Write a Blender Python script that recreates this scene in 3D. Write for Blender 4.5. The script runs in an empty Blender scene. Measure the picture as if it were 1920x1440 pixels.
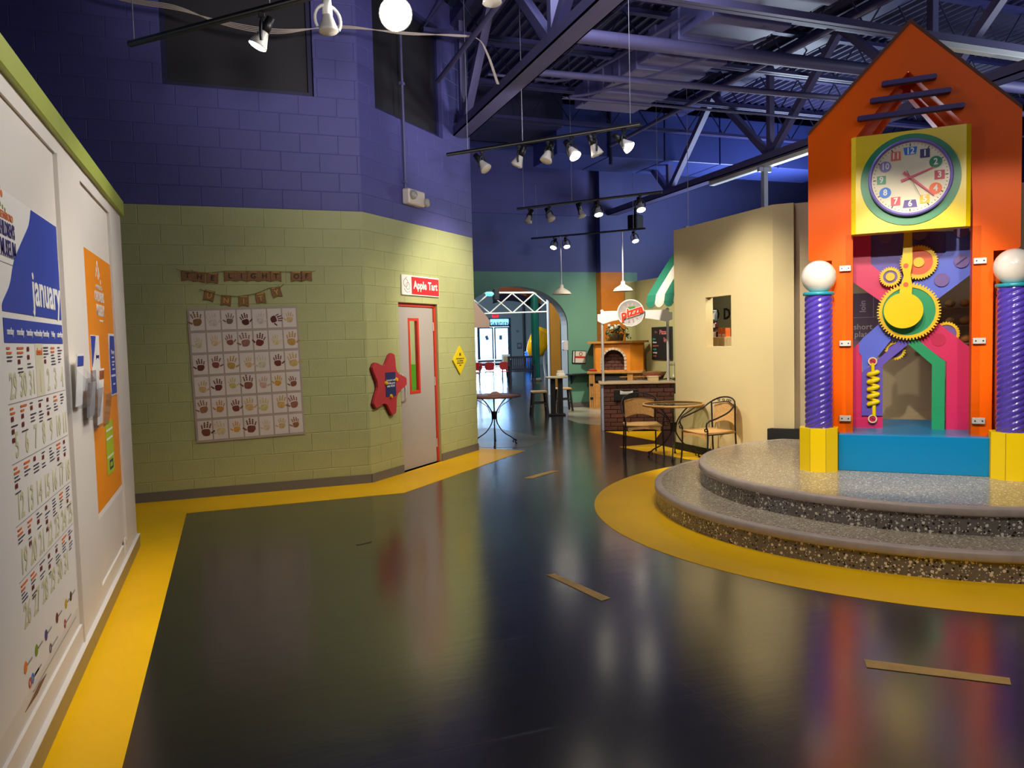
import bpy, bmesh, math, random
from math import pi, sin, cos, radians as R, sqrt, atan2
from mathutils import Vector as V, Matrix as MX
from mathutils.geometry import tessellate_polygon
random.seed(7)
sc = bpy.context.scene
COL = sc.collection
# ---------------------------------------------------------------- camera, world, exposure
def make_camera():
    f, yaw, pitch, roll, h = 1437.6, R(20.184), R(3.285), R(1.436), 1.555
    F = V((sin(yaw)*cos(pitch), cos(yaw)*cos(pitch), -sin(pitch)))
    R0 = V((cos(yaw), -sin(yaw), 0)); U0 = R0.cross(F)
    Rt = R0*cos(roll) - U0*sin(roll); U = R0*sin(roll) + U0*cos(roll)
    cd = bpy.data.cameras.new('camera'); cam = bpy.data.objects.new('camera', cd); COL.objects.link(cam)
    cd.sensor_fit = 'HORIZONTAL'; cd.sensor_width = 36; cd.lens = 36*f/1920; cd.clip_end = 200; cd.clip_start = .05
    m = MX((Rt, U, -F)).transposed().to_4x4(); m.translation = V((0, 0, h)); cam.matrix_world = m
    sc.camera = cam
make_camera()
w = bpy.data.worlds.new('World'); sc.world = w; w.use_nodes = True
bg = w.node_tree.nodes['Background']; bg.inputs[0].default_value = (.5, .74, 1, 1); bg.inputs[1].default_value = 4.2
sc.view_settings.view_transform = 'Standard'; sc.view_settings.look = 'None'
sc.view_settings.exposure = 0.0; sc.view_settings.gamma = 1; sc.view_settings.use_curve_mapping = False
sc.cycles.max_bounces = 8; sc.cycles.diffuse_bounces = 4; sc.cycles.glossy_bounces = 4; sc.cycles.transparent_max_bounces = 12
sc.cycles.sample_clamp_indirect = 6; sc.cycles.caustics_reflective = False; sc.cycles.caustics_refractive = False
def light(kind, name, loc, power, color=(1, .93, .82), aim=None, size=.1, cone=60, blend=.6, sizey=None):
    ld = bpy.data.lights.new(name, kind); ld.energy = power; ld.color = color
    if kind == 'SPOT': ld.spot_size = R(cone); ld.spot_blend = blend; ld.shadow_soft_size = size
    elif kind == 'AREA':
        ld.size = size
        if sizey: ld.shape = 'RECTANGLE'; ld.size_y = sizey
    else: ld.shadow_soft_size = size
    o = bpy.data.objects.new(name, ld); COL.objects.link(o); o.location = loc
    if aim is not None: o.rotation_euler = (V(aim)-V(loc)).to_track_quat('-Z', 'Y').to_euler()
    return o
WARM = (1, .9, .74); NEUT = (1, .95, .88)
# track spots (their heads hang from the rails, in or above the frame)
light('SPOT', 'spot_calendar', (1.3, 3.3, 3.75), 135, NEUT, (-.75, 3.6, 1.6), .06, 75, .9)
light('SPOT', 'spot_orange_poster', (.9, 5.2, 3.75), 120, NEUT, (-.75, 5.3, 1.5), .06, 70, .9)
light('SPOT', 'spot_door_wall', (4.1, 8.0, 3.6), 400, WARM, (2.75, 9.75, 2.0), .06, 60, .9)
light('SPOT', 'spot_door_wall_low', (3.6, 7.2, 3.6), 200, WARM, (2.0, 9.1, .6), .06, 70, .9)
light('SPOT', 'spot_partition', (3.6, 6.9, 3.6), 500, WARM, (5.72, 7.6, 1.2), .06, 62, .95)
light('SPOT', 'spot_partition_far', (4.4, 9.6, 3.6), 230, WARM, (5.72, 8.6, .6), .06, 62, .95)
light('SPOT', 'spot_tower_left', (2.5, 2.9, 3.7), 330, WARM, (5.15, 5.3, 1.12), .05, 44, .35)
light('SPOT', 'spot_tower_right', (3.4, 1.6, 3.7), 250, WARM, (5.75, 4.6, 1.12), .05, 44, .35)
light('SPOT', 'spot_platform', (3.3, 4.6, 3.75), 170, WARM, (4.6, 5.4, .3), .06, 60, .9)
light('SPOT', 'spot_floor_ring', (3.0, 2.0, 3.75), 130, WARM, (4.5, 2.9, 0), .06, 65, .95)
light('SPOT', 'spot_counter', (5.0, 10.2, 3.6), 420, WARM, (6.6, 12.0, .9), .06, 80, .9)
light('SPOT', 'spot_oven', (6.9, 13.0, 3.5), 420, WARM, (8.0, 15.0, 1.2), .06, 85, .9)
light('SPOT', 'spot_arch_wall', (4.75, 11.85, 3.6), 620, WARM, (7.3, 15.8, 1.2), .03, 62, .9)
light('SPOT', 'spot_back_wall', (.9, 5.9, 3.6), 70, WARM, (1.1, 8.5, .2), .06, 80, .95)
light('SPOT', 'spot_floor_left', (.9, 3.8, 3.75), 150, WARM, (-.55, 4.6, 0), .06, 60, .95)
light('POINT', 'glare_lamp', (1.05, 4.9, 3.5), 30, NEUT, None, .06)
# unseen fill lights, added to raise the hall's overall brightness
light('AREA', 'hall_fill_near', (3.0, 1.0, 4.6), 48, (.84, .86, 1), (3.0, 2.5, 0), 2.5, sizey=2.5)
light('AREA', 'hall_fill_mid', (3.4, 6.0, 5.3), 48, (.84, .86, 1), (3.4, 6.6, 0), 1.5, sizey=1.5)
light('AREA', 'hall_fill_right', (11.2, 5.0, 4.0), 130, (.85, .92, 1), (10.5, 6.5, 6), 2.0, sizey=2.0)
light('AREA', 'hall_fill_market', (10.6, 12.4, 3.2), 200, (.7, .82, 1), (9.0, 12.4, 6), 1.6, sizey=1.6)
light('SPOT', 'hall_fill_up', (2.4, -1.8, 2.2), 2100, (1, .93, .88), (2.4, 8.6, 5.8), .4, 42, .9)  # unseen spot aimed upward, added to brighten the roof steel
light('SPOT', 'spot_upper_wall', (3.9, 7.2, 3.9), 120, (1, .95, .9), (2.6, 9.7, 4.3), .1, 52, .9)
light('AREA', 'garden_daylight', (15, 45.5, 1.8), 600, (.6, .78, 1), (9.5, 24, 0), 3.5, sizey=3)
light('AREA', 'garden_room_fill', (7.6, 33, 5.6), 1500, (.8, .9, 1), (11, 36, 0), 4, sizey=4)  # unseen fill added to brighten the garden room
light('AREA', 'garden_room_fill_near', (5.2, 19.0, 5.0), 500, (.85, .92, 1), (7.0, 18.0, 1), 2, sizey=2)  # unseen fill added for the arch lining
light('POINT', 'garden_room_fill_slide', (10.0, 21.5, 5.2), 900, (.95, .97, 1), None, .3)  # unseen fill added to light the slide
light('SPOT', 'spot_machine', (1.7, 1.6, 3.7), 650, WARM, (5.6, 5.15, 1.5), .05, 20, .5)
light('POINT', 'market_fill', (6.3, 7.9, 2.35), 42, WARM, None, .15)  # unseen fill added so the wall letters show through the opening
# ---------------------------------------------------------------- helpers
def lin(c):
    return tuple(((x/255)/12.92 if x/255 <= .04045 else ((x/255+.055)/1.055)**2.4) for x in c)
MATS = {}
def M(name, rgb=None, rough=.5, metal=0, noise=None, bump=None, emit=0, spec=.5, alpha=1, coat=0):
    if name in MATS: return MATS[name]
    m = bpy.data.materials.new(name); m.use_nodes = True; nt = m.node_tree; b = nt.nodes['Principled BSDF']
    c = lin(rgb)+(1,)
    b.inputs['Base Color'].default_value = c; b.inputs['Roughness'].default_value = rough; b.inputs['Metallic'].default_value = metal
    b.inputs['Specular IOR Level'].default_value = spec; b.inputs['Coat Weight'].default_value = coat; b.inputs['Coat Roughness'].default_value = .1
    if emit: b.inputs['Emission Color'].default_value = c; b.inputs['Emission Strength'].default_value = emit
    if noise or bump: tc = nt.nodes.new('ShaderNodeTexCoord')
    if noise:
        n = nt.nodes.new('ShaderNodeTexNoise'); n.inputs['Scale'].default_value = noise[0]; n.inputs['Detail'].default_value = 5
        nt.links.new(tc.outputs['Object'], n.inputs['Vector'])
        r = nt.nodes.new('ShaderNodeMapRange'); r.inputs[1].default_value = .3; r.inputs[2].default_value = .7
        r.inputs[3].default_value = 1-noise[1]; r.inputs[4].default_value = 1+noise[1]*.6
        nt.links.new(n.outputs['Fac'], r.inputs[0])
        mx = nt.nodes.new('ShaderNodeMix'); mx.data_type = 'RGBA'; mx.blend_type = 'MULTIPLY'; mx.inputs[0].default_value = 1
        mx.inputs[6].default_value = c; nt.links.new(r.outputs[0], mx.inputs[7]); nt.links.new(mx.outputs[2], b.inputs['Base Color'])
    if bump:
        n2 = nt.nodes.new('ShaderNodeTexNoise'); n2.inputs['Scale'].default_value = bump[0]; n2.inputs['Detail'].default_value = 4
        nt.links.new(tc.outputs['Object'], n2.inputs['Vector'])
        bp = nt.nodes.new('ShaderNodeBump'); bp.inputs['Strength'].default_value = bump[1]; bp.inputs['Distance'].default_value = .01
        nt.links.new(n2.outputs['Fac'], bp.inputs['Height']); nt.links.new(bp.outputs[0], b.inputs['Normal'])
    MATS[name] = m; return m
def glassy(name, tint=(255, 255, 255), gl=.06):
    """clear acrylic sheet: mostly see-through with a fresnel sheen"""
    if name in MATS: return MATS[name]
    m = bpy.data.materials.new(name); m.use_nodes = True; nt = m.node_tree; nt.nodes.clear()
    out = nt.nodes.new('ShaderNodeOutputMaterial'); mix = nt.nodes.new('ShaderNodeMixShader'); t = nt.nodes.new('ShaderNodeBsdfTransparent')
    g = nt.nodes.new('ShaderNodeBsdfGlossy'); lw = nt.nodes.new('ShaderNodeLayerWeight'); lw.inputs[0].default_value = .5
    pw = nt.nodes.new('ShaderNodeMath'); pw.operation = 'POWER'; pw.inputs[1].default_value = 4; nt.links.new(lw.outputs['Facing'], pw.inputs[0])
    fr = nt.nodes.new('ShaderNodeMapRange'); fr.inputs[3].default_value = .045; fr.inputs[4].default_value = .9; nt.links.new(pw.outputs[0], fr.inputs[0])
    t.inputs[0].default_value = lin(tint)+(1,); g.inputs['Roughness'].default_value = gl
    nt.links.new(fr.outputs[0], mix.inputs[0]); nt.links.new(t.outputs[0], mix.inputs[1]); nt.links.new(g.outputs[0], mix.inputs[2]); nt.links.new(mix.outputs[0], out.inputs[0])
    MATS[name] = m; return m
class MB:
    def __init__(s): s.v = []; s.f = []; s.sm = []
    def add(s, vs, fs, smooth=False):
        n = len(s.v); s.v += [tuple(p) for p in vs]; s.f += [tuple(i+n for i in q) for q in fs]; s.sm += [smooth]*len(fs); return s
    def box(s, x0, x1, y0, y1, z0, z1, mt=None):
        vs = [V((x, y, z)) for z in (z0, z1) for y in (y0, y1) for x in (x0, x1)]
        if mt: vs = [mt @ p for p in vs]
        return s.add(vs, [(0, 2, 3, 1), (4, 5, 7, 6), (0, 1, 5, 4), (2, 6, 7, 3), (0, 4, 6, 2), (1, 3, 7, 5)])
    def rbox(s, x0, x1, y0, y1, z0, z1, b=.004, mt=None):
        """box with chamfered edges"""
        bm = bmesh.new(); bmesh.ops.create_cube(bm, size=1)
        for q in bm.verts: q.co = V(((x0+x1)/2+q.co.x*(x1-x0), (y0+y1)/2+q.co.y*(y1-y0), (z0+z1)/2+q.co.z*(z1-z0)))
        bmesh.ops.bevel(bm, geom=bm.edges[:], offset=b, segments=1, affect='EDGES', profile=.5)
        s.frombm(bm, mt); return s
    def frombm(s, bm, mt=None, smooth=False):
        bm.verts.index_update(); s.add([(mt @ q.co if mt else q.co.copy()) for q in bm.verts], [[q.index for q in f.verts] for f in bm.faces], smooth); bm.free(); return s
    def tube(s, pts, r, n=8, cap=True, closed=False):
        pts = [V(p) for p in pts]; m = len(pts); rs = r if isinstance(r, (list, tuple)) else [r]*m
        rings = []; up = None
        for i, p in enumerate(pts):
            a = pts[(i-1) % m] if (closed or i > 0) else p; b = pts[(i+1) % m] if (closed or i < m-1) else p
            t = (b-a).normalized()
            if up is None: up = t.orthogonal().normalized()
            up = (up-t*up.dot(t)); up = up.normalized() if up.length > 1e-6 else t.orthogonal().normalized()
            q = t.cross(up); rings.append([p+(up*cos(2*pi*k/n)+q*sin(2*pi*k/n))*rs[i] for k in range(n)])
        vs = [p for g in rings for p in g]; fs = []
        for i in range(m if closed else m-1):
            j = (i+1) % m
            for k in range(n): fs.append((i*n+k, i*n+(k+1) % n, j*n+(k+1) % n, j*n+k))
        s.add(vs, fs, True)
        if cap and not closed: s.add(rings[0], [tuple(range(n))[::-1]]); s.add(rings[-1], [tuple(range(n))])
        return s
    def cyl(s, p0, p1, r, n=16, r1=None): return s.tube([p0, p1], [r, r if r1 is None else r1], n)
    def lathe(s, prof, n=32, mt=None, smooth=True, a0=0, a1=2*pi):
        """prof: list of (radius, z) about local z"""
        full = abs(a1-a0-2*pi) < 1e-6; k = n if full else n+1; vs = []; fs = []
        for (r, z) in prof:
            for i in range(k):
                a = a0+(a1-a0)*i/n; p = V((r*cos(a), r*sin(a), z)); vs.append(mt @ p if mt else p)
        for j in range(len(prof)-1):
            for i in range(n):
                i2 = (i+1) % k; fs.append((j*k+i, j*k+i2, (j+1)*k+i2, (j+1)*k+i))
        return s.add(vs, fs, smooth)
    def prism(s, poly, d0, d1, holes=(), plane='xz', mt=None):
        """polygon (with holes) extruded; plane xz extrudes along y, xy along z, yz along x"""
        loops = [list(poly)]+[list(h) for h in holes]
        def P(a, b, d):
            p = V((a, d, b)) if plane == 'xz' else (V((a, b, d)) if plane == 'xy' else V((d, a, b)))
            return mt @ p if mt else p
        flat = [p for l in loops for p in l]; tri = tessellate_polygon([[V((a, b, 0)) for a, b in l] for l in loops]); n = len(flat)
        s.add([P(a, b, d0) for a, b in flat]+[P(a, b, d1) for a, b in flat], [tuple(t) for t in tri]+[tuple(i+n for i in t)[::-1] for t in tri])
        for l in loops:
            m = len(l); s.add([P(a, b, d0) for a, b in l]+[P(a, b, d1) for a, b in l], [(i, (i+1) % m, (i+1) % m+m, i+m) for i in range(m)])
        return s
    def sphere(s, c, r, n=20, m=12, sz=1):
        prof = [(max(1e-4, r*sin(pi*j/m)), -r*sz*cos(pi*j/m)) for j in range(m+1)]
        return s.lathe(prof, n, MX.Translation(V(c)))
    def mesh(s, name):
        me = bpy.data.meshes.new(name); me.from_pydata(s.v, [], s.f)
        me.polygons.foreach_set('use_smooth', s.sm)
        bm = bmesh.new(); bm.from_mesh(me); bmesh.ops.recalc_face_normals(bm, faces=bm.faces[:]); bm.to_mesh(me); bm.free()
        return me
    def build(s, name, mat, parent=None, kind=None, label=None, loc=None, rotz=None):
        me = s.mesh(name); me.materials.append(mat); return link(name, me, parent, kind, label, loc, rotz)
def link(name, me, parent=None, kind=None, label=None, loc=None, rotz=None, mw=None):
    o = bpy.data.objects.new(name, me); COL.objects.link(o)
    if parent: o.parent = parent
    if kind: o['kind'] = kind
    if label: o['label'] = label
    if loc is not None: o.location = loc
    if rotz is not None: o.rotation_euler = (0, 0, rotz)
    if mw is not None: o.matrix_local = mw
    return o
def thing(name, label, cat, loc=(0, 0, 0), rz=0, group=None, kind=None):
    o = bpy.data.objects.new(name, None); COL.objects.link(o); o.location = loc; o.rotation_euler = (0, 0, rz); o.empty_display_size = .1
    if label: o['label'] = label
    if cat: o['category'] = cat
    if group: o['group'] = group
    if kind: o['kind'] = kind
    return o
def copytree(o, parent=None):
    c = o.copy(); COL.objects.link(c)
    if parent: c.parent = parent
    for ch in list(o.children): copytree(ch, c)
    return c
TXT = {}
def textmesh(s, size, bold=0, ext=.0008, align='CENTER', shear=0, sx=1):
    k = (s, size, bold, ext, align, shear, sx)
    if k not in TXT:
        c = bpy.data.curves.new('letters', 'FONT'); c.body = s; c.size = size; c.extrude = ext; c.offset = bold; c.align_x = align; c.align_y = 'CENTER'; c.shear = shear; c.resolution_u = 2
        o = bpy.data.objects.new('letters', c); me = bpy.data.meshes.new_from_object(o); bpy.data.objects.remove(o)
        if sx != 1: me.transform(MX.Diagonal((sx, 1, 1, 1)))
        TXT[k] = me
    return TXT[k].copy()
def txt(parent, s, x, z, size, mat, y=-.0012, bold=0, rot=0, name='lettering', sx=1, align='CENTER', shear=0, ext=.0008):
    me = textmesh(s, size, bold, ext, align, shear, sx); me.name = name; me.materials.append(mat)
    return link(name, me, parent, mw=MX.Translation((x, y, z)) @ MX.Rotation(rot, 4, 'Y') @ MX.Rotation(pi/2, 4, 'X'))
def circ(cx, cy, r, n=32, ry=None, a0=0, a1=2*pi):
    return [(cx+r*cos(a0+(a1-a0)*i/n), cy+(ry or r)*sin(a0+(a1-a0)*i/n)) for i in range(n if abs(a1-a0-2*pi) < 1e-6 else n+1)]
def rect(x0, x1, z0, z1): return [(x0, z0), (x1, z0), (x1, z1), (x0, z1)]
def bez(pts, n=10):
    """smooth curve through points (catmull-rom)"""
    P = [V(p) for p in pts]; P = [P[0]*2-P[1]]+P+[P[-1]*2-P[-2]]; out = []
    for i in range(1, len(P)-2):
        a, b, c, d = P[i-1:i+3]
        for k in range(n):
            t = k/n; out.append(.5*((2*b)+(c-a)*t+(2*a-5*b+4*c-d)*t*t+(3*b-a-3*c+d)*t**3))
    return out+[P[-2]]
def chaikin(poly, k=2):
    for _ in range(k):
        q = []
        for i, a in enumerate(poly):
            b = poly[(i+1) % len(poly)]; q += [(.8*a[0]+.2*b[0], .8*a[1]+.2*b[1]), (.2*a[0]+.8*b[0], .2*a[1]+.8*b[1])]
        poly = q
    return poly
# ---------------------------------------------------------------- common materials
GREEN = M('green_block_paint', (178, 182, 126), .55, bump=(60, .25), noise=(3, .06))
PURPLE = M('purple_block_paint', (80, 78, 146), .55, bump=(60, .25), noise=(3, .06))
NAVY = M('navy_paint', (52, 52, 108), .5, noise=(4, .08))
NAVYD = M('dark_navy_paint', (34, 34, 74), .5)
STEEL = M('purple_grey_steel', (92, 90, 138), .5, noise=(3, .08))
WHITE = M('white_print', (238, 236, 230), .6); OFFW = M('warm_white_panel', (226, 219, 210), .55, noise=(2, .02))
BLACK = M('black_metal', (18, 18, 20), .4); BLK2 = M('matte_black', (15, 15, 17), .7)
GREYB = M('grey_cove_base', (112, 108, 104), .5)
YEL = M('yellow_laminate', (250, 214, 10), .28); ORA = M('orange_laminate', (253, 100, 0), .4, spec=.15)
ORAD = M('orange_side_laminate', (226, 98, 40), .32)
BLUEP = M('blue_print', (32, 62, 170), .5); CHROME = M('brushed_metal', (214, 212, 208), .38, .35)
RED = M('red_paint', (205, 55, 35), .4)
# ---------------------------------------------------------------- floor and its inlays
def floor_mat():
    m = M('dark_sheet_vinyl', (28, 27, 27), .2, spec=.6, coat=.7); nt = m.node_tree; b = nt.nodes['Principled BSDF']
    b.inputs['Coat Roughness'].default_value = .17; b.inputs['Coat Weight'].default_value = .6
    tc = nt.nodes.new('ShaderNodeTexCoord')
    n1 = nt.nodes.new('ShaderNodeTexNoise'); n1.inputs['Scale'].default_value = 1.3; n1.inputs['Detail'].default_value = 6
    mp = nt.nodes.new('ShaderNodeMapping'); mp.inputs['Rotation'].default_value = (0, 0, R(-20)); mp.inputs['Scale'].default_value = (.7, 2.4, 1)
    nt.links.new(tc.outputs['Object'], mp.inputs[0])
    n2 = nt.nodes.new('ShaderNodeTexNoise'); n2.inputs['Scale'].default_value = 5; n2.inputs['Detail'].default_value = 3
    nt.links.new(mp.outputs[0], n2.inputs['Vector']); nt.links.new(tc.outputs['Object'], n1.inputs['Vector'])
    r = nt.nodes.new('ShaderNodeMapRange'); r.inputs[3].default_value = .13; r.inputs[4].default_value = .29
    nt.links.new(n1.outputs['Fac'], r.inputs[0]); nt.links.new(r.outputs[0], b.inputs['Roughness'])
    bp = nt.nodes.new('ShaderNodeBump'); bp.inputs['Strength'].default_value = .05; bp.inputs['Distance'].default_value = .02
    nt.links.new(n2.outputs['Fac'], bp.inputs['Height'])
    br = nt.nodes.new('ShaderNodeTexBrick'); br.inputs['Scale'].default_value = 1; br.inputs['Brick Width'].default_value = .92; br.inputs['Row Height'].default_value = .92
    br.inputs['Mortar Size'].default_value = .004; br.inputs['Mortar Smooth'].default_value = .2
    br.inputs['Color1'].default_value = br.inputs['Color2'].default_value = (.5, .5, .5, 1); br.inputs['Mortar'].default_value = (.7, .7, .7, 1); br.offset = 0
    nt.links.new(tc.outputs['Object'], br.inputs['Vector'])
    b2 = nt.nodes.new('ShaderNodeBump'); b2.inputs['Strength'].default_value = .25; b2.inputs['Distance'].default_value = .004
    nt.links.new(br.outputs['Color'], b2.inputs['Height']); nt.links.new(bp.outputs[0], b2.inputs['Normal']); nt.links.new(b2.outputs[0], b.inputs['Normal'])
    return m
fl = MB().box(-5, 24, -4, 44, -.2, 0).build('floor', floor_mat(), kind='structure')
YFL = M('yellow_floor_vinyl', (255, 198, 0), .42, spec=.3, noise=(1.5, .08)); TAN = M('tan_floor_vinyl', (150, 140, 118), .25, noise=(1.2, .15))
TAPE = M('worn_gold_tape', (196, 158, 84), .45, noise=(9, .15))
def inlay(name, poly, mat, d=.002): return MB().prism(poly, 0.0004, d, plane='xy').build(name, mat, fl)
inlay('yellow_band', [(-5, 8.53), (1.436, 8.53), (3.275, 10.37), (3.34, 10.57), (3.83, 9.97), (1.64, 7.78), (-.44, 7.78), (-.44, -4), (-.74, -4), (-.74, 6.62), (-5, 6.62)], YFL)
ring = [(5.70+2.86*cos(2*pi*i/96), 5.12+2.86*sin(2*pi*i/96)) for i in range(96)]
inlay('yellow_ring', ring, YFL)
inlay('yellow_point', [(5.149, 9.638), (5.72, 9.66), (5.72, 7.9), (5.38, 8.05)], YFL)
inlay('yellow_point', [(5.8, 11.35), (6.6, 10.9), (5.9, 9.95)], YFL)
inlay('tan_patch', [(3.4, 10.6), (4.0, 10.25), (4.62, 11.05), (4.5, 12.0), (4.38, 12.8), (3.4, 13.2)], TAN)
inlay('tan_patch', [(6.06, 13.4), (5.95, 12.7), (6.115, 12.27), (6.8, 11.7), (9, 11.7), (9, 15.85), (7.1, 15.7)], TAN)
inlay('gold_tape_strip', [(1.902, 4.612), (1.962, 4.609), (2.074, 4.029), (2.004, 4.009)], TAPE, .003)
inlay('gold_tape_strip', [(3.05, 7.99), (3.52, 8.29), (3.575, 8.22), (3.12, 7.92)], TAPE, .003)
inlay('gold_tape_strip', [(2.763, 2.769), (3.188, 2.366), (3.131, 2.316), (2.705, 2.697)], TAPE, .003)
inlay('floor_scrape', [(.86, 5.94), (.99, 5.98), (.985, 5.955), (.87, 5.91)], M('torn_vinyl', (120, 96, 66), .8), .003)
# ---------------------------------------------------------------- concrete block walls
BLK = {}
def block_wall(name, loc, rz, x0, x1, z1, holes, vis0, vis1, zpaint=3.0, zb0=0.0, thick=.2, zmax=None):
    w_ = MB().prism(rect(x0, x1, 0, min(z1, 3.0)), .0018, thick, holes=[rect(*h) for h in holes if h[2] < 3]).build(name, GREEN if zb0 == 0 else PURPLE, kind='structure', loc=loc, rotz=rz)
    if z1 > 3: MB().prism(rect(x0, x1, 3.0, z1), .0018, thick, holes=[rect(*h) for h in holes if h[2] > 3]).build('upper_wall', PURPLE, w_)
    nrow = int(round(((zmax or z1)-zb0)/.2))
    for r_ in range(nrow):
        a, b = zb0+r_*.2, zb0+r_*.2+.2
        x = math.floor(vis0/.4)*.4-.4+(.2 if r_ % 2 else 0)
        while x < vis1:
            pieces = [(max(x, vis0), min(x+.4, vis1), a, b)]; x += .4
            for (h0, h1, g0, g1) in holes:
                out = []
                for (p0, p1, q0, q1) in pieces:
                    if p1 <= h0 or p0 >= h1 or q1 <= g0+.001 or q0 >= g1-.001: out.append((p0, p1, q0, q1)); continue
                    if q0 < g0-.01: out.append((p0, p1, q0, g0)); q0 = g0
                    if q1 > g1+.01: out.append((p0, p1, g1, q1)); q1 = g1
                    if p0 < h0-.03: out.append((p0, h0, q0, q1))
                    if p1 > h1+.03: out.append((h1, p1, q0, q1))
                pieces = out
            for (p0, p1, q0, q1) in pieces:
                W, H = round(p1-p0, 3), round(q1-q0, 3)
                if W < .03 or H < .03: continue
                mt = GREEN if q0 < zpaint-.01 else PURPLE; k = (W, H, mt.name)
                if k not in BLK:
                    g, c, d = .0012, .005, .002
                    mb = MB(); hw, hh = W/2-g, H/2-g
                    o_ = [(-hw, 0, -hh), (hw, 0, -hh), (hw, 0, hh), (-hw, 0, hh)]
                    m_ = [(a_*(1), -d+c*.6, b_) for a_, _, b_ in o_]; f_ = [((abs(a_)-c)*(1 if a_ > 0 else -1), -d, (abs(b_)-c)*(1 if b_ > 0 else -1)) for a_, _, b_ in o_]
                    mb.add([(p[0], .006, p[2]) for p in o_]+m_+f_, [(0, 1, 5, 4), (1, 2, 6, 5), (2, 3, 7, 6), (3, 0, 4, 7), (4, 5, 9, 8), (5, 6, 10, 9), (6, 7, 11, 10), (7, 4, 8, 11), (8, 9, 10, 11)])
                    me = mb.mesh('concrete_block'); me.materials.append(mt); BLK[k] = me
                link('concrete_block', BLK[k], w_, loc=((p0+p1)/2, 0, (q0+q1)/2))
    return w_
# back wall: runs along world x at y = 8.53 ; middle wall: turned 45 degrees, holds the door
ZT = 6.0
winA = (-.51, .97, 4.2, 5.8); winB = (.32, 1.85, 4.2, 5.6); doorB = (.655, 1.565, 0, 2.035)
wallA = block_wall('wall_back', (0, 8.53, 0), 0, -4, 1.436, ZT, [winA], -2.6, 1.436, zmax=5.4)
wallB = block_wall('wall_middle', (1.436, 8.53, 0), pi/4, 0, 2.6, ZT, [winB, doorB], 0, 2.6, zmax=5.4)
MB().box(3.07, 3.27, 10.40, 15.85, 0, ZT).build('wall_return', PURPLE, kind='structure')
for nm, loc, rz, (x0, x1, z0, z1) in (('window_1', (0, 8.53, 0), 0, winA), ('window_2', (1.436, 8.53, 0), pi/4, winB)):
    t = thing(nm, None, None, loc, rz, kind='structure')
    MB().box(x0, x1, .1, .12, z0, z1).build('dark_panel', M('dark_window_cover', (30, 28, 36), .6), t)
    MB().prism(rect(x0, x1, z0, z1), .06, .1, holes=[rect(x0+.05, x1-.05, z0+.05, z1-.05)]).build('frame', NAVYD, t)
bb = MB().box(-4, 1.436, -.012, 0, 0, .1).build('baseboard_back', GREYB, kind='structure', loc=(0, 8.53, 0))
bm_ = thing('baseboard_middle', None, None, (1.436, 8.53, 0), pi/4, kind='structure')
for a, b in ((0, .655), (1.565, 2.6)): MB().box(a, b, -.012, 0, 0, .1).build('cove_base', GREYB, bm_)
# far wall with the arched passage
cx, a_, zs, bh = 5.93, 1.27, 1.86, .87
arch = [(cx-a_, 0)]+[(cx-a_*cos(pi*i/28), zs+bh*sin(pi*i/28)) for i in range(29)]+[(cx+a_, 0)]
FARG = M('far_green_paint', (108, 160, 136), .55, noise=(1, .04)); FARP = M('far_purple_paint', (74, 80, 142), .5, noise=(1, .05))
wf = MB().prism([(3.3, 0)]+arch+[(9.0, 0), (9.0, 3.05), (3.3, 3.05)], 0, .32).build('wall_far', FARG, kind='structure', loc=(0, 15.85, 0))
MB().box(3.3, 22, .001, .32, 3.05, ZT).build('upper_wall', FARP, wf)
MB().box(9.0, 22, .001, .32, 0, 3.05).build('lower_wall', FARP, wf)
up = block_wall('wall_far_upper', (0, 15.80, 0), 0, 3.3, 8.2, .1, [], 4.9, 7.9, zb0=4.38, zpaint=0, thick=.05, zmax=5.6)
up.data.transform(MX.Translation((0, 0, 4.3))); up.data.transform(MX.Diagonal((1, 1, 1, 1)))
MB().box(3.3, 8.2, 0, .05, 4.37, ZT).build('ledge', FARP, up)
INTR = M('pale_grey_arch_lining', (176, 182, 184), .6)
MB().prism(arch+[(x*.985+cx*.015, z-.0) for x, z in arch[::-1]], -.004, .325).build('arch_lining', INTR, wf)
MB().box(7.2, 8.0, -.012, 0, 0, .1).build('baseboard_far', GREYB, kind='structure', loc=(0, 15.85, 0))
# closing walls, ceiling deck
PLAIN = M('plain_wall_paint', (150, 146, 140), .7)
MB().box(-5.2, -5, -4, 8.53, 0, ZT).build('wall_outer_left', NAVY, kind='structure')
MB().box(-5, 24, -4.2, -4, 0, ZT).build('wall_rear', PLAIN, kind='structure')
MB().box(15.8, 16, -4, 15.85, 0, ZT).build('wall_outer_right', NAVY, kind='structure')
deck = [(-5, 6.0)]
x = -5.0
while x < 16.2: deck += [(x, 6.0), (x+.03, 6.045), (x+.09, 6.045), (x+.12, 6.0)]; x += .16
deck += [(16.3, 6.0), (16.3, 6.1), (-5, 6.1)]
MB().prism(deck[1:], -4, 15.9).build('ceiling', M('deck_purple_paint', (54, 52, 96), .55, noise=(2, .1)), kind='structure')
MB().box(3.3, 24, 15.9, 44.2, 6.0, 6.1).build('ceiling_garden_room', M('dark_grey_deck', (60, 66, 78), .7), kind='structure')
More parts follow.
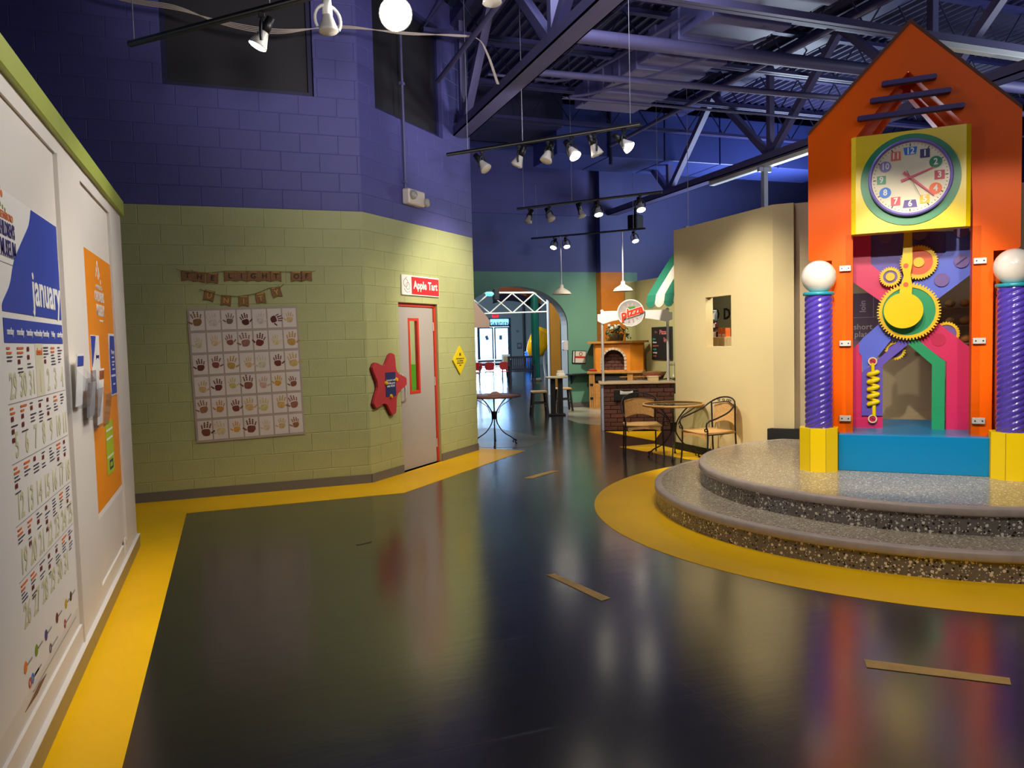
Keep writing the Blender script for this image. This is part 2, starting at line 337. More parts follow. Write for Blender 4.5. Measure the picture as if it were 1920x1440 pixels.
# left partition with recessed panels, green cap and base
wl = MB().box(-.87, -.752, -3.9, 6.62, 0, 2.6).build('wall_left', OFFW, kind='structure')
for a, b, z0, z1 in ((-3.9, 6.62, 2.505, 2.6), (-3.9, 6.62, .1, .2), (4.275, 4.90, .2, 2.505), (6.03, 6.62, .2, 2.505)): MB().box(-.752, -.74, a, b, z0, z1).build('panel_board', OFFW, wl)
MB().box(-.752, -.733, 4.255, 4.285, .1, 2.505).build('seam_trim', OFFW, wl); MB().box(-.752, -.735, 6.0, 6.03, .2, 2.505).build('seam_trim', OFFW, wl)
MB().rbox(-.9, -.715, -3.9, 6.66, 2.585, 2.7, .006).build('trim_1', M('lime_green_cap', (166, 178, 74), .45, noise=(5, .06)), kind='structure')
bl = thing('baseboard_left', None, None, kind='structure')
for a, b in ((-3.9, 2.2), (2.203, 4.45), (4.453, 6.64)): MB().box(-.74, -.722, a, b, 0, .1).build('base_piece', M('olive_base_yellow_bounce', (150, 134, 92), .45), bl)  # grey-olive base with the yellow band's reflection put into its colour
MB().box(-.745, -.718, -3.9, 6.64, .1, .106).build('top_lip', OFFW, bl)
t = thing('wall_outlet', 'small white electrical outlet low on the left white wall near its far end', 'outlet', (-.74, 5.9, .19), pi/2)
MB().rbox(-.035, .035, -.006, 0, -.057, .057, .002).build('cover_plate', WHITE, t); [MB().box(-.014, .014, -.009, -.006, z-.014, z+.014).build('socket', OFFW, t) for z in (-.022, .022)]
# beige partition (right), 2.98 m high, with pass-through, then 45 degree facets behind the tower
BEI = M('beige_wall_paint', (214, 196, 146), .6, noise=(1.5, .03)); BEI2 = M('shaded_beige_paint', (196, 176, 138), .6)  # second colour is the beige darkened to carry one facet's shade
wr = MB().prism([(9.07, 0), (7.05, 0), (7.05, 2.98), (9.07, 2.98)], 5.72, 5.83, holes=[[(8.345, 1.412), (7.815, 1.412), (7.815, 2.032), (8.345, 2.032)]], plane='yz').build('wall_right', BEI, kind='structure')
MB().prism([(5.72, 7.05), (5.875, 6.895), (5.995, 7.015), (5.84, 7.17)], 0, 2.98, plane='xy').build('facet', BEI, wr)
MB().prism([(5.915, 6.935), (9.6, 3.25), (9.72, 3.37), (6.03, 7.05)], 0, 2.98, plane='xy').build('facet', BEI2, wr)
br_ = thing('baseboard_right', None, None, kind='structure')
MB().box(5.705, 5.72, 7.0, 9.07, 0, .1).build('cove_base', BLK2, br_); MB().prism([(5.63, 7.05), (6.2, 6.5), (6.22, 6.6), (5.72, 7.08)], 0, .49, plane='xy').build('cove_base', BLK2, br_)
# ---------------------------------------------------------------- left wall: calendar, poster, leaflets
KHAKI = M('khaki_print', (204, 199, 162), .6); ORP = M('orange_print', (214, 110, 50), .6); DKP = M('dark_print', (50, 46, 70), .6); MARP = M('maroon_print', (120, 40, 40), .6)
GRYP = M('grey_print', (150, 146, 142), .6); NAVP = M('navy_print', (52, 44, 110), .6)
cal = thing('wall_calendar', 'large white January wall calendar poster with blue wave at the left edge', 'calendar', (-.752, 0, 0), pi/2)
MB().box(2.5, 4.215, -.003, 0, .3, 2.15).build('paper_sheet', M('calendar_paper', (236, 232, 226), .5, noise=(2, .02)), cal)
blue = bez([(3.717, 0, 2.145), (3.664, 0, 2.074), (3.536, 0, 1.993), (3.393, 0, 1.899), (3.315, 0, 1.808), (3.201, 0, 1.735), (3.19, 0, 1.704)], 6)
MB().prism([(4.213, 2.147)]+[(p.x, p.z) for p in blue]+[(4.213, 1.704)], -.005, -.003).build('blue_wave', BLUEP, cal)
MB().prism(rect(3.19, 4.213, 1.591, 1.68), -.005, -.003).build('weekday_bar', BLUEP, cal)
txt(cal, 'january', 3.925, 1.81, .2, WHITE, -.006, bold=.004, sx=.95)
txt(cal, "GREENSBORO", 3.305, 2.055, .04, ORP, -.004, sx=.85); txt(cal, "CHILDREN'S", 3.315, 2.005, .075, NAVP, -.004, bold=.0012, sx=.55); txt(cal, 'MUSEUM', 3.325, 1.935, .088, NAVP, -.004, bold=.0012, sx=.62)
MB().box(3.03, 3.43, -.004, -.003, 1.905, 1.909).box(3.1, 3.43, -.004, -.003, 1.88, 1.883).build('print_line', GRYP, cal)
lg = MB(); [lg.prism(circ(3.23+.045*cos(a), 2.125+.03*sin(a), .014, 10), -.004, -.003) for a in (.2, 1.1, 2.0, 2.9)]; lg.build('logo_dots', ORP, cal)
lg = MB(); [lg.prism(circ(3.25+.03*i, 2.09-.006*i, .009, 8), -.004, -.003) for i in range(3)]; lg.build('logo_dots', M('olive_print', (130, 150, 60), .6), cal)
days = ['sunday', 'monday', 'tuesday', 'wednesday', 'thursday', 'friday', 'saturday']
for i, d in enumerate(days): txt(cal, d, 3.27+.146*i, 1.632, .037, WHITE, -.006, bold=.0008, sx=.9)
MB().box(3.64, 3.785, -.004, -.003, 1.37, 1.59).build('closed_day_panel', M('pale_khaki_print', (216, 210, 184), .6), cal)
txt(cal, 'closed', 3.712, 1.555, .04, ORP, -.005, bold=.0008, name='closed_lettering')
rows = [(1.59, 1.37), (1.37, 1.152), (1.152, .925), (.925, .72), (.72, .52)]
nums = [[29, 30, 31, 1, 2, 3, 4], [5, 6, 7, 8, 9, 10, 11], [12, 13, 14, 15, 16, 17, 18], [19, 20, 21, 22, 23, 24, 25], [26, 27, 28, 29, 30, 31, None]]
rl = MB()
rnd = random.Random(3)
events = {k: MB() for k in ('o', 'd', 'm')}
for r_, (za, zb) in enumerate(rows):
    if r_ < 4: rl.add([(3.19, -.004, zb-.003), (4.213, -.004, zb-.003), (4.213, -.004, zb), (3.19, -.004, zb)], [(0, 1, 2, 3)])
    for c_ in range(7):
        x = 3.265+.146*c_
        if nums[r_][c_]: txt(cal, str(nums[r_][c_]), x+.01, zb+.058, .135, KHAKI, -.004, bold=.002, sx=.78, name='day_number')
        if r_ == 0 and c_ == 3: continue
        z = za-.015
        for k in range(rnd.choice((4, 5, 6))):
            q = rnd.random(); ln = rnd.uniform(.035, .095); kk = 'o' if (c_ < 2 or c_ == 5) and k < 2 else ('m' if q < .25 else 'd')
            if kk == 'm':
                for j in range(2): events['m'].prism(circ(x-.045+.019*j, z-.008, .0065, 8, .010), -.006, -.0045)
                z -= .032
            else:
                h = .008 if kk == 'o' else .0045; events[kk].box(x-.055, x-.055+ln, -.0055, -.0045, z-h, z); z -= h+.009
rl.build('row_rule', GRYP, cal)
for k_, m_ in (('o', ORP), ('d', DKP), ('m', MARP)): events[k_].build('event_print', m_, cal, kind='stuff')
for x, c in ((3.2, (236, 130, 60)), (3.371, (126, 150, 40)), (3.537, (80, 60, 130)), (3.749, (120, 50, 50)), (3.945, (196, 160, 40)), (4.058, (70, 50, 44))):
    MB().prism(circ(x, .403, .022, 14), -.005, -.003).build('legend_dot', M('legend_%d_%d' % c[:2], c, .6), cal); MB().box(x+.03, x+.1, -.005, -.003, .398, .406).build('legend_print', GRYP, cal)
for x, c in ((3.25, (200, 100, 80)), (3.29, (60, 120, 190)), (3.6, (110, 100, 100)), (3.9, (160, 70, 60))):
    MB().prism(circ(x, .325, .02, 14), -.005, -.003, holes=[circ(x, .325, .011, 10)]).build('legend_ring', M('ring_%d' % c[0], c, .6), cal); MB().box(x+.03, x+.14, -.005, -.003, .32, .327).build('legend_print', GRYP, cal)
MB().box(3.3, 4.15, -.005, -.003, .272, .276).build('print_line', GRYP, cal)
t = thing('torn_paint_patch', 'torn brown patch in the wall surface under the January calendar', 'damage', (-.752, 0, 0), pi/2)
MB().prism([(3.17, .248), (3.4, .262), (3.52, .25), (3.36, .236)], -.002, 0).build('bare_patch', M('bare_board', (130, 92, 66), .9), t)
# orange poster
op = thing('orange_poster', 'tall orange poster with white logo and white border on the left wall', 'poster', (-.752, 0, 0), pi/2)
MB().box(4.90, 6.03, -.003, 0, .57, 2.15).build('white_border', WHITE, op)
MB().box(4.905, 5.985, -.005, -.003, .61, 2.145).build('orange_sheet', M('orange_poster_print', (250, 148, 8), .45), op)
txt(op, "CHILDREN'S", 5.42, 1.885, .085, WHITE, -.006, bold=.002, sx=.8); txt(op, 'MUSEUM', 5.44, 1.80, .1, WHITE, -.006, bold=.002, sx=.8); txt(op, 'GREENSBORO', 5.42, 1.945, .04, WHITE, -.006)
lg = MB(); [lg.prism(circ(x, z, r, 12), -.006, -.005) for x, z, r in ((5.40, 2.09, .022), (5.36, 2.05, .02), (5.44, 2.055, .02), (5.33, 2.02, .014), (5.47, 2.03, .014), (5.42, 2.015, .02), (5.5, 1.985, .016))]; lg.build('logo_mark', WHITE, op)
MB().box(5.38, 5.52, -.006, -.005, 1.735, 1.745).build('print_line', WHITE, op)
t = thing('schedule_sheet', 'white and blue schedule sheet left of the other sheet on the orange poster', 'paper', (-.7465, 0, 0), pi/2, group='sheets on the orange poster')
MB().box(4.99, 5.29, -.003, 0, 1.3, 1.645).build('paper', WHITE, t)
MB().prism([(4.995, 1.64), (5.16, 1.64), (5.1, 1.56), (5.03, 1.49), (4.995, 1.46)], -.005, -.003).build('blue_print', BLUEP, t); txt(t, 'january', 5.2, 1.52, .04, NAVP, -.004)
t = thing('schedule_sheet', 'blue sheet with white lettering at the right edge of the orange poster', 'paper', (-.7465, 0, 0), pi/2, group='sheets on the orange poster')
MB().box(5.69, 5.95, -.003, 0, 1.25, 1.665).build('paper', WHITE, t); MB().prism([(5.75, 1.65), (5.94, 1.65), (5.94, 1.26), (5.71, 1.26), (5.71, 1.54)], -.005, -.003, holes=[rect(5.72, 5.935, 1.375, 1.39)]).build('blue_print', BLUEP, t)
txt(t, 'february', 5.83, 1.54, .042, WHITE, -.006, bold=.001); m = MB(); [m.box(5.78, 5.78+q, -.006, -.005, z, z+.01) for q, z in ((.1, 1.5), (.12, 1.47), (.08, 1.45), (.12, 1.42), (.1, 1.32))]; m.build('print_line', WHITE, t)
t = thing('lime_flyer', 'narrow lime green flyer low on the orange poster', 'flyer', (-.7465, 0, 0), pi/2)
MB().box(5.36, 5.66, -.003, 0, .765, 1.1).build('paper', M('lime_print', (176, 200, 44), .5), t); m = MB(); [m.box(5.38, 5.64, -.004, -.003, z, z+.012) for z in (1.04, .985, .87)]; m.build('print_line', WHITE, t)
MB().prism(rect(5.45, 5.6, .79, .85), -.004, -.003, holes=[rect(5.47, 5.58, .805, .835)]).build('black_emblem', DKP, t)
# acrylic leaflet holders
ACR = glassy('clear_acrylic', (243, 245, 250), .08)
specs = [(4.36, 1.27, 1.51, 'left', (250, 250, 250)), (4.66, 1.19, 1.45, 'middle', (110, 106, 108)), (4.98, 1.12, 1.42, 'right', (236, 232, 226))]
for i, (y, z0, z1, wh, pc) in enumerate(specs):
    t = thing('leaflet_holder', 'clear acrylic leaflet holder on the orange poster wall, %s and %s of the three' % (wh, ('highest', 'middle', 'lowest')[i]), 'holder', (-.7465, y, z0), pi/2, group='acrylic leaflet holders')
    h = z1-z0
    MB().rbox(-.115, .115, -.006, -.002, -.02, h+.02, .001).build('back_plate', ACR, t)
    MB().add([(-.115, -.06, 0), (.115, -.06, 0), (.115, -.085, h*.62), (-.115, -.085, h*.62)], [(0, 1, 2, 3)]).add([(-.115, -.006, 0), (.115, -.006, 0), (.115, -.06, 0), (-.115, -.06, 0)], [(0, 1, 2, 3)]).add([(-.115, -.006, 0), (-.115, -.06, 0), (-.115, -.085, h*.62), (-.115, -.006, h)], [(0, 1, 2, 3)]).add([(.115, -.006, 0), (.115, -.06, 0), (.115, -.085, h*.62), (.115, -.006, h)], [(0, 1, 2, 3)]).build('pocket', ACR, t)
    if i != 1:
        q = thing('leaflet', ('white leaflet with a blue square standing in the left acrylic holder', '', 'white leaflet with an orange picture standing in the right acrylic holder')[i], 'leaflet', (-.75+.03, y, z0), pi/2, group='leaflets in the acrylic holders')
        MB().box(-.09, .09, -.003, 0, .01, h+.03, MX.Rotation(R(4), 4, 'X')).build('paper', WHITE, q)
        MB().box(-.08, .08, -.005, -.003, h-.03, h+.02, MX.Rotation(R(4), 4, 'X')).build('picture', BLUEP if i == 0 else M('food_picture', (170, 90, 50), .5, noise=(30, .6)), q)
    else:
        q = thing('leaflet', 'stack of grey leaflets standing in the middle acrylic holder', 'leaflet', (-.75+.03, y, z0), pi/2, group='leaflets in the acrylic holders')
        MB().box(-.09, .09, -.012, 0, .01, h*.75, MX.Rotation(R(4), 4, 'X')).build('paper', M('grey_leaflet', (160, 156, 158), .5), q)
# ---------------------------------------------------------------- back wall: bunting and handprint board
BUR = M('burlap_card', (148, 110, 74), .9, noise=(60, .2), bump=(200, .4)); GOLD = M('gold_foil', (206, 170, 84), .35, .6); DBR = M('dark_brown_letters', (44, 30, 22), .7)
bunt1 = [('T', 350.6, 516.5, 0), ('H', 372, 519, -6), ('E', 395.5, 521, -4), ('L', 427.6, 517, 0), ('I', 449, 517, 0), ('G', 470.8, 517, 0), ('H', 492.3, 517, 0), ('T', 514, 517.3, 0), ('O', 553.5, 517.5, 0), ('F', 573.7, 516.8, 0)]
bunt2 = [('U', 388, 553, -13), ('N', 418.4, 562, -6), ('I', 451, 563.5, 0), ('T', 483.6, 558.5, 6), ('Y', 513.9, 547, 14)]
pxx = lambda x: -.418+(x-340)*1.289/244; pzz = lambda x, y: 2.357-(y-505.0)*.00562+(x-340)*.00001
for nm, lab, B_, lm in (('bunting', 'upper burlap letter bunting of ten pennants on the green block wall', bunt1, DBR), ('bunting', 'lower curved burlap bunting of five pennants with gold letters above the handprints', bunt2, GOLD)):
    t = thing(nm, lab, 'bunting', (0, 8.521, 0), 0, 'burlap letter buntings')
    pts = []
    for ch, x, y, ro in B_:
        X, Z = pxx(x), pzz(x, y); W = .056 if lm is DBR else .05; H = .055 if lm is DBR else .056
        fl_ = MB().prism([(-W, H), (W, H), (W, -H), (0, -H*.72), (-W, -H)], -.004, 0).build('pennant', BUR, t)
        fl_.matrix_local = MX.Translation((X, -.002, Z)) @ MX.Rotation(R(-ro), 4, 'Y')
        txt(fl_, ch, 0, -.002, .075, lm, -.0048, bold=.001, name='letter')
        MB().box(-W*.7, W*.7, -.006, -.004, H-.012, H-.004).build('ribbon', GOLD, fl_)
        d = V((sin(R(-ro)), 0, cos(R(ro)))); c = V((X, -.008, Z))+V((d.x*H*.9, 0, d.z*H*.9)); pts += [c-V((W, 0, W*sin(R(ro))*-1*0)), c+V((W, 0, 0))]
    x0 = pts[0]-V((.05, 0, -.02)); x1 = pts[-1]+V((.04, 0, .01 if lm is DBR else .04))
    MB().tube([x0]+pts[::2]+[pts[-1], x1], .003, 6).build('string', M('jute_string', (140, 116, 76), .9), t)
hb = thing('handprint_poster', 'large poster of forty-two painted handprints on the green block wall', 'poster', (.176, 8.521, 1.275), 0)
hb.rotation_euler = (0, R(-1.25), 0)
MB().box(-.545, .545, -.004, 0, -.69, .69).build('backing', M('mauve_board', (178, 162, 152), .7), hb)
HC = [[(140, 104, 58), (212, 200, 190), (122, 100, 76), (86, 28, 26), (206, 196, 186), (96, 30, 36), (206, 178, 128)],
      [(206, 196, 160), (222, 190, 146), (140, 84, 60), (152, 104, 92), (110, 40, 32), (216, 200, 150), (194, 148, 72)],
      [(108, 44, 32), (136, 72, 54), (184, 146, 72), (208, 178, 122), (204, 200, 168), (112, 46, 36), (204, 170, 110)],
      [(206, 172, 120), (108, 42, 40), (200, 182, 100), (134, 80, 60), (200, 164, 148), (204, 152, 40), (136, 74, 58)],
      [(158, 110, 80), (196, 136, 60), (130, 58, 42), (208, 172, 112), (210, 196, 130), (204, 166, 90), (158, 98, 80)],
      [(118, 66, 40), (216, 196, 150), (220, 158, 66), (126, 64, 42), (216, 192, 160), (204, 172, 110), (152, 98, 58)]]
HS = MB().rbox(-.069, .069, -.006, -.004, -.1, .1, .0008).mesh('sheet'); HS.materials.append(M('handprint_paper', (222, 212, 204), .7, noise=(4, .03)))
rnd = random.Random(11)
def hand_mesh(sc_, flip, seed):
    r = random.Random(seed); mb = MB(); y = -.0072
    palm = chaikin([(-.03, -.042), (.012, -.046), (.034, -.02), (.032, .012), (-.028, .016), (-.036, -.012)], 2)
    L = lambda q: [(flip*a*sc_, b*sc_) for a, b in q]
    mb.prism(L(palm), y, y+.001)
    for bx, bz, an, ln, wd in ((-.027, .02, 14, .04, .0068), (-.009, .024, 4, .052, .0072), (.010, .022, -5, .047, .007), (.027, .014, -17, .034, .006), (-.04, -.022, 52, .036, .008)):
        an += r.uniform(-5, 5); dx, dz = -sin(R(an)), cos(R(an)); nx, nz = dz, -dx
        for s0, s1 in ((.04, .30), (.36, .64), (.70, 1.0)):
            a, b = ln*s0, ln*s1; w0 = wd*(1 if s1 < .9 else .9)
            q = [(bx+dx*a-nx*w0, bz+dz*a-nz*w0), (bx+dx*a+nx*w0, bz+dz*a+nz*w0), (bx+dx*b+nx*w0*.9, bz+dz*b+nz*w0*.9), (bx+dx*(b+w0*.3), bz+dz*(b+w0*.3)), (bx+dx*b-nx*w0*.9, bz+dz*b-nz*w0*.9)]
            mb.prism(L(chaikin(q, 1)), y, y+.001)
    return mb.mesh('handprint')
for i in range(6):
    for j in range(7):
        s_ = link('sheet', HS, hb, loc=(-.456+.152*j, 0, .567-.2265*i))
        me = hand_mesh(rnd.choice((.95, 1.05, 1.15, 1.25)), rnd.choice((-1, 1)), i*7+j); me.materials.append(M('handprint_paint_%d_%d' % (i, j), HC[i][j], .7, noise=(30, .25)))
        o = link('handprint', me, s_); o.location = (rnd.uniform(-.008, .012), 0, rnd.uniform(-.018, .006)); o.rotation_euler = (0, R(rnd.uniform(-14, 14) if (i, j) != (0, 5) else 75), 0)
# ---------------------------------------------------------------- middle wall: door, sign, star, diamond, emergency light
MID = (1.436, 8.53, 0)
dr = thing('door_1', None, None, MID, pi/4, kind='structure')
x0, x1, zt = .655, 1.565, 2.035
MB().box(x0, x0+.04, .035, .18, 0, zt).box(x1-.04, x1, .035, .18, 0, zt).box(x0, x1, .035, .18, zt-.04, zt).build('frame', RED, dr)
leaf = MB().prism(rect(x0+.042, x1-.042, .008, zt-.043), .05, .085, holes=[rect(.955, 1.15, .95, 1.83)]).build('door_leaf', M('grey_door_paint', (176, 168, 162), .4, noise=(2, .04)), dr)
MB().prism(rect(.93, 1.175, .925, 1.855), .045, .088, holes=[rect(.965, 1.14, .96, 1.82)]).build('window_frame', RED, dr)
MB().box(.96, 1.145, .064, .068, .955, 1.825).build('window_pane', glassy('window_glass', (240, 244, 240), .03), dr)
hd = MB().rbox(.702, .745, .047, .055, .77, 1.2, .002).build('handle_plate', CHROME, dr); MB().tube(bez([(.723, .05, .84), (.723, -.012, .86), (.723, -.018, .95), (.723, -.012, 1.04), (.723, .05, 1.06)], 5), .013, 8).build('pull_handle', CHROME, dr); MB().cyl((.723, .05, 1.16), (.723, .015, 1.16), .024, 14).build('lock_cylinder', CHROME, dr)
for z in (.25, 1.05, 1.75): MB().cyl((x1-.04, .045, z-.055), (x1-.04, .045, z+.055), .009, 10).build('hinge', CHROME, dr)
rm = thing('room_behind_door', None, None, MID, pi/4, kind='structure')
MB().box(2.4, 2.45, .2, 2.2, 0, 2.9).build('room_wall', M('pale_lime_wall', (214, 222, 170), .7), rm); MB().box(2.38, 2.4, .2, 2.2, .3, 1.24).build('green_dado', M('bright_green_dado', (96, 200, 30), .6), rm); MB().box(2.36, 2.38, .2, 2.2, 0, .86).build('blue_dado', M('blue_dado', (50, 110, 180), .6), rm)
MB().box(.3, 2.4, .2, 2.2, 2.9, 2.95).build('room_ceiling', OFFW, rm); MB().box(.25, .3, .25, 2.2, 0, 2.9).build('room_side', OFFW, rm); MB().box(.3, 2.4, 2.2, 2.25, 0, 2.9).build('room_back', OFFW, rm)
light('POINT', 'room_fill', (1.436+(1.1-1.3)*sqrt(.5), 8.53+(1.1+1.3)*sqrt(.5), 2.5), 45, NEUT, None, .15)  # unseen point light added to brighten the view through the door window
sg = thing('door_sign', 'red and white Apple Tart sign above the grey door', 'sign', MID, pi/4)
MB().rbox(.715, 1.59, -.022, -.006, 2.125, 2.367, .003).build('white_board', WHITE, sg); MB().box(.93, 1.575, -.026, -.022, 2.14, 2.35).build('red_panel', M('sign_red', (206, 24, 30), .4), sg)
txt(sg, 'Apple Tart', 1.25, 2.25, .135, WHITE, -.0275, bold=.004, sx=.95)
dk = M('thin_drawing_line', (160, 130, 130), .6); m = MB()
for cx_, cz_, r_ in ((.80, 2.27, .05), (.845, 2.235, .045)): m.prism(circ(cx_, cz_, r_, 18), -.024, -.022, holes=[circ(cx_, cz_, r_-.006, 18)])
m.tube(bez([(.80, -.023, 2.32), (.81, -.023, 2.335), (.83, -.023, 2.34)], 4), .003, 5); m.tube(bez([(.76, -.023, 2.2), (.82, -.023, 2.16), (.89, -.023, 2.17)], 4), .003, 5); m.build('apple_drawing', dk, sg)
st = thing('star_board', 'large red star shaped notice board beside the grey door', 'notice board', MID, pi/4)
P5 = [(.433, 1.412), (.695, 1.095), (.425, .752), (.07, .872), (.07, 1.302)]; c_ = (sum(p[0] for p in P5)/5, sum(p[1] for p in P5)/5)
star = []
for i, p in enumerate(P5):
    q = P5[(i+1) % 5]; mx_, mz_ = (p[0]+q[0])/2, (p[1]+q[1])/2
    tp = (c_[0]+(p[0]-c_[0])*1.06, c_[1]+(p[1]-c_[1])*1.06); dx, dz = p[0]-c_[0], p[1]-c_[1]; l_ = sqrt(dx*dx+dz*dz); nx, nz = -dz/l_*.045, dx/l_*.045
    star += [(tp[0]+nx, tp[1]+nz), tp, (tp[0]-nx, tp[1]-nz), (c_[0]+(mx_-c_[0])*.72, c_[1]+(mz_-c_[1])*.72)]
star = chaikin(star, 2)
MB().prism(star, -.045, -.012).build('star_panel', M('star_red', (196, 58, 70), .45), st); MB().prism([(c_[0]+(x-c_[0])*1.0-.012, c_[1]+(z-c_[1])*1.0-.012) for x, z in star], -.014, -.006).build('edge_backing', M('star_edge', (86, 24, 28), .6), st)
fy = thing('flyer', 'dark blue flyer with white lettering pinned on the red star', 'flyer', MID, pi/4)
MB().box(.27, .475, -.049, -.046, .94, 1.22, MX.Rotation(0, 4, 'Y')).build('paper', M('flyer_blue', (40, 52, 110), .5), fy)
for s_, z, k in (('host your next', 1.13, .03), ('birthday party', 1.095, .03), ('with NCM!', 1.06, .034)): txt(fy, s_, .372, z, k, WHITE, -.0505, bold=.0006)
for i, (x, z, d) in enumerate(((.275, 1.10, 'left edge'), (.485, 1.13, 'right edge'), (.365, .945, 'bottom edge'))):
    t = thing('magnet', 'round yellow magnet on the %s of the blue flyer' % d, 'magnet', MID, pi/4, group='yellow magnets on the star'); MB().cyl((x, -.046, z), (x, -.066, z), .024, 16, .019).build('button', M('magnet_yellow', (240, 190, 30), .4), t)
dm = thing('diamond_sign', 'yellow diamond shaped caution sign right of the grey door', 'sign', MID, pi/4)
MB().prism([(2.105, 1.497), (2.285, 1.3), (2.1, 1.106), (1.905, 1.305)], -.022, -.006).build('panel', M('sign_yellow', (240, 212, 20), .45), dm)
txt(dm, 'M', 2.1, 1.375, .05, DKP, -.0235, bold=.004); [txt(dm, s_, 2.098, z, .024, DKP, -.0235, bold=.0005) for s_, z in (('FOR THE SAFETY OF', 1.32), ('ALL CHILDREN', 1.29), ('PLEASE DO NOT', 1.26), ('RUN', 1.23))]
em = thing('emergency_light', 'cream emergency light box on the purple block wall above the door', 'emergency light', MID, pi/4)
MB().rbox(.80, 1.17, -.11, -.006, 3.205, 3.385, .015).build('housing', M('cream_plastic', (220, 210, 196), .45), em)
for x in (.87, 1.17): MB().lathe([(.001, .05), (.035, .05), (.052, .03), (.055, 0), (.04, -.01)], 20, MX.Translation((x, -.11, 3.31-.05*(x > 1))) @ MX.Rotation(pi/2, 4, 'X') @ MX.Rotation(R(20 if x > 1 else 0), 4, 'Y')).build('lamp_head', M('lamp_lens_grey', (170, 166, 160), .25), em)
cd_ = thing('conduit', 'purple vertical conduit running up the wall from the emergency light', 'conduit', MID, pi/4)
MB().cyl((.85, -.03, 3.38), (.85, -.03, 5.98), .016, 10).build('pipe', STEEL, cd_); [MB().box(.82, .88, -.05, -.006, z, z+.03).build('strap', STEEL, cd_) for z in (3.45, 4.6)]
# ---------------------------------------------------------------- round terrazzo platform
def terrazzo(name, base, white, dark, scale, rough, dens=.34):
    m = M(name, base, rough, spec=.5); nt = m.node_tree; b = nt.nodes['Principled BSDF']; tc = nt.nodes.new('ShaderNodeTexCoord')
    col = None
    for sc_, c, th, off in ((scale, white, dens, 0), (scale*1.1, dark, dens*.92, 7.3), (scale*1.9, white, dens*.8, 3.1)):
        mp = nt.nodes.new('ShaderNodeMapping'); mp.inputs['Location'].default_value = (off, off*2, off); nt.links.new(tc.outputs['Object'], mp.inputs[0])
        vo = nt.nodes.new('ShaderNodeTexVoronoi'); vo.inputs['Scale'].default_value = sc_; nt.links.new(mp.outputs[0], vo.inputs['Vector'])
        lt = nt.nodes.new('ShaderNodeMath'); lt.operation = 'LESS_THAN'; lt.inputs[1].default_value = th; nt.links.new(vo.outputs['Distance'], lt.inputs[0])
        wn = nt.nodes.new('ShaderNodeSeparateColor'); nt.links.new(vo.outputs['Color'], wn.inputs[0])
        g = nt.nodes.new('ShaderNodeMath'); g.operation = 'GREATER_THAN'; g.inputs[1].default_value = .55; nt.links.new(wn.outputs[0], g.inputs[0])
        k = nt.nodes.new('ShaderNodeMath'); k.operation = 'MULTIPLY'; nt.links.new(lt.outputs[0], k.inputs[0]); nt.links.new(g.outputs[0], k.inputs[1])
        mx = nt.nodes.new('ShaderNodeMix'); mx.data_type = 'RGBA'; nt.links.new(k.outputs[0], mx.inputs[0])
        if col: nt.links.new(col, mx.inputs[6])
        else: mx.inputs[6].default_value = lin(base)+(1,)
        mx.inputs[7].default_value = lin(c)+(1,); col = mx.outputs[2]
    nt.links.new(col, b.inputs['Base Color']); return m
TER = terrazzo('dark_terrazzo', (118, 109, 102), (240, 232, 214), (34, 31, 31), 36, .3, .37)
TET = terrazzo('polished_terrazzo_tread', (166, 152, 130), (232, 222, 198), (100, 92, 84), 46, .2)
NOS = M('grey_stone_nosing', (178, 163, 151), .45, noise=(14, .12), bump=(40, .2))
pf = thing('round_platform', 'two-step round grey terrazzo platform under the clock tower', 'platform', (5.65, 5.11, 0))
S = .19
for r0, z0, nm in ((2.25, 0, 'lower'), (1.842, S, 'upper')):
    MB().lathe([(r0-.012, z0), (r0-.012, z0+S-.058)], 128).build('riser', TER, pf)
    MB().lathe([(r0-.012, z0+S-.06), (r0+.004, z0+S-.06), (r0+.008, z0+S-.05), (r0+.008, z0+S-.012), (r0+.002, z0+S-.003), (r0-.008, z0+S), (r0-.055, z0+S)], 128).build('nosing', NOS, pf)
    MB().lathe([(r0-.055, z0+S), (1.7 if z0 == 0 else .001, z0+S)], 128, smooth=False).build('tread', TET, pf)
# ---------------------------------------------------------------- clock tower (local x to the viewer's right, -y toward the viewer)
TL, TR = (5.65, 5.11, 0), -pi/4
tw = thing('clock_tower', 'tall orange play clock tower with gable, gears and glass front on the platform', 'clock tower', TL, TR)
Z0 = 2*S; ZB = .687
TEAL = M('blue_laminate', (0, 136, 200), .3)
MB().rbox(-.592, .512, -.582, .75, Z0, ZB, .004).build('base_step', TEAL, tw)
front = [(-.647, ZB), (-.647, 2.165), (-.815, 2.165), (-.835, 2.185), (-.835, 3.24), (-.057, 4.036), (.715, 3.24), (.715, 2.185), (.695, 2.165), (.535, 2.165), (.535, ZB), (.39, ZB), (.39, 2.5), (.37, 3.13), (-.07, 3.66), (-.5, 3.13), (-.483, 2.5), (-.483, ZB)]
bm = bmesh.new(); mb = MB().prism(front, -.45, -.30); me = mb.mesh('front_frame'); bm.from_mesh(me); bmesh.ops.dissolve_limit(bm, angle_limit=.01, verts=bm.verts[:], edges=bm.edges[:])
ed = [e for e in bm.edges if len(e.link_faces) == 2 and all(abs(q.co.y+.45) < 1e-4 for q in e.verts)]
ed = [e for e in ed if abs(e.verts[0].co.x+.835) < .001 and abs(e.verts[1].co.x+.835) < .001 or abs(e.verts[0].co.x-.715) < .001 and abs(e.verts[1].co.x-.715) < .001]
bmesh.ops.bevel(bm, geom=ed, offset=.04, segments=1, affect='EDGES'); bm.to_mesh(me); bm.free(); me.materials.append(ORA); link('front_frame', me, tw)
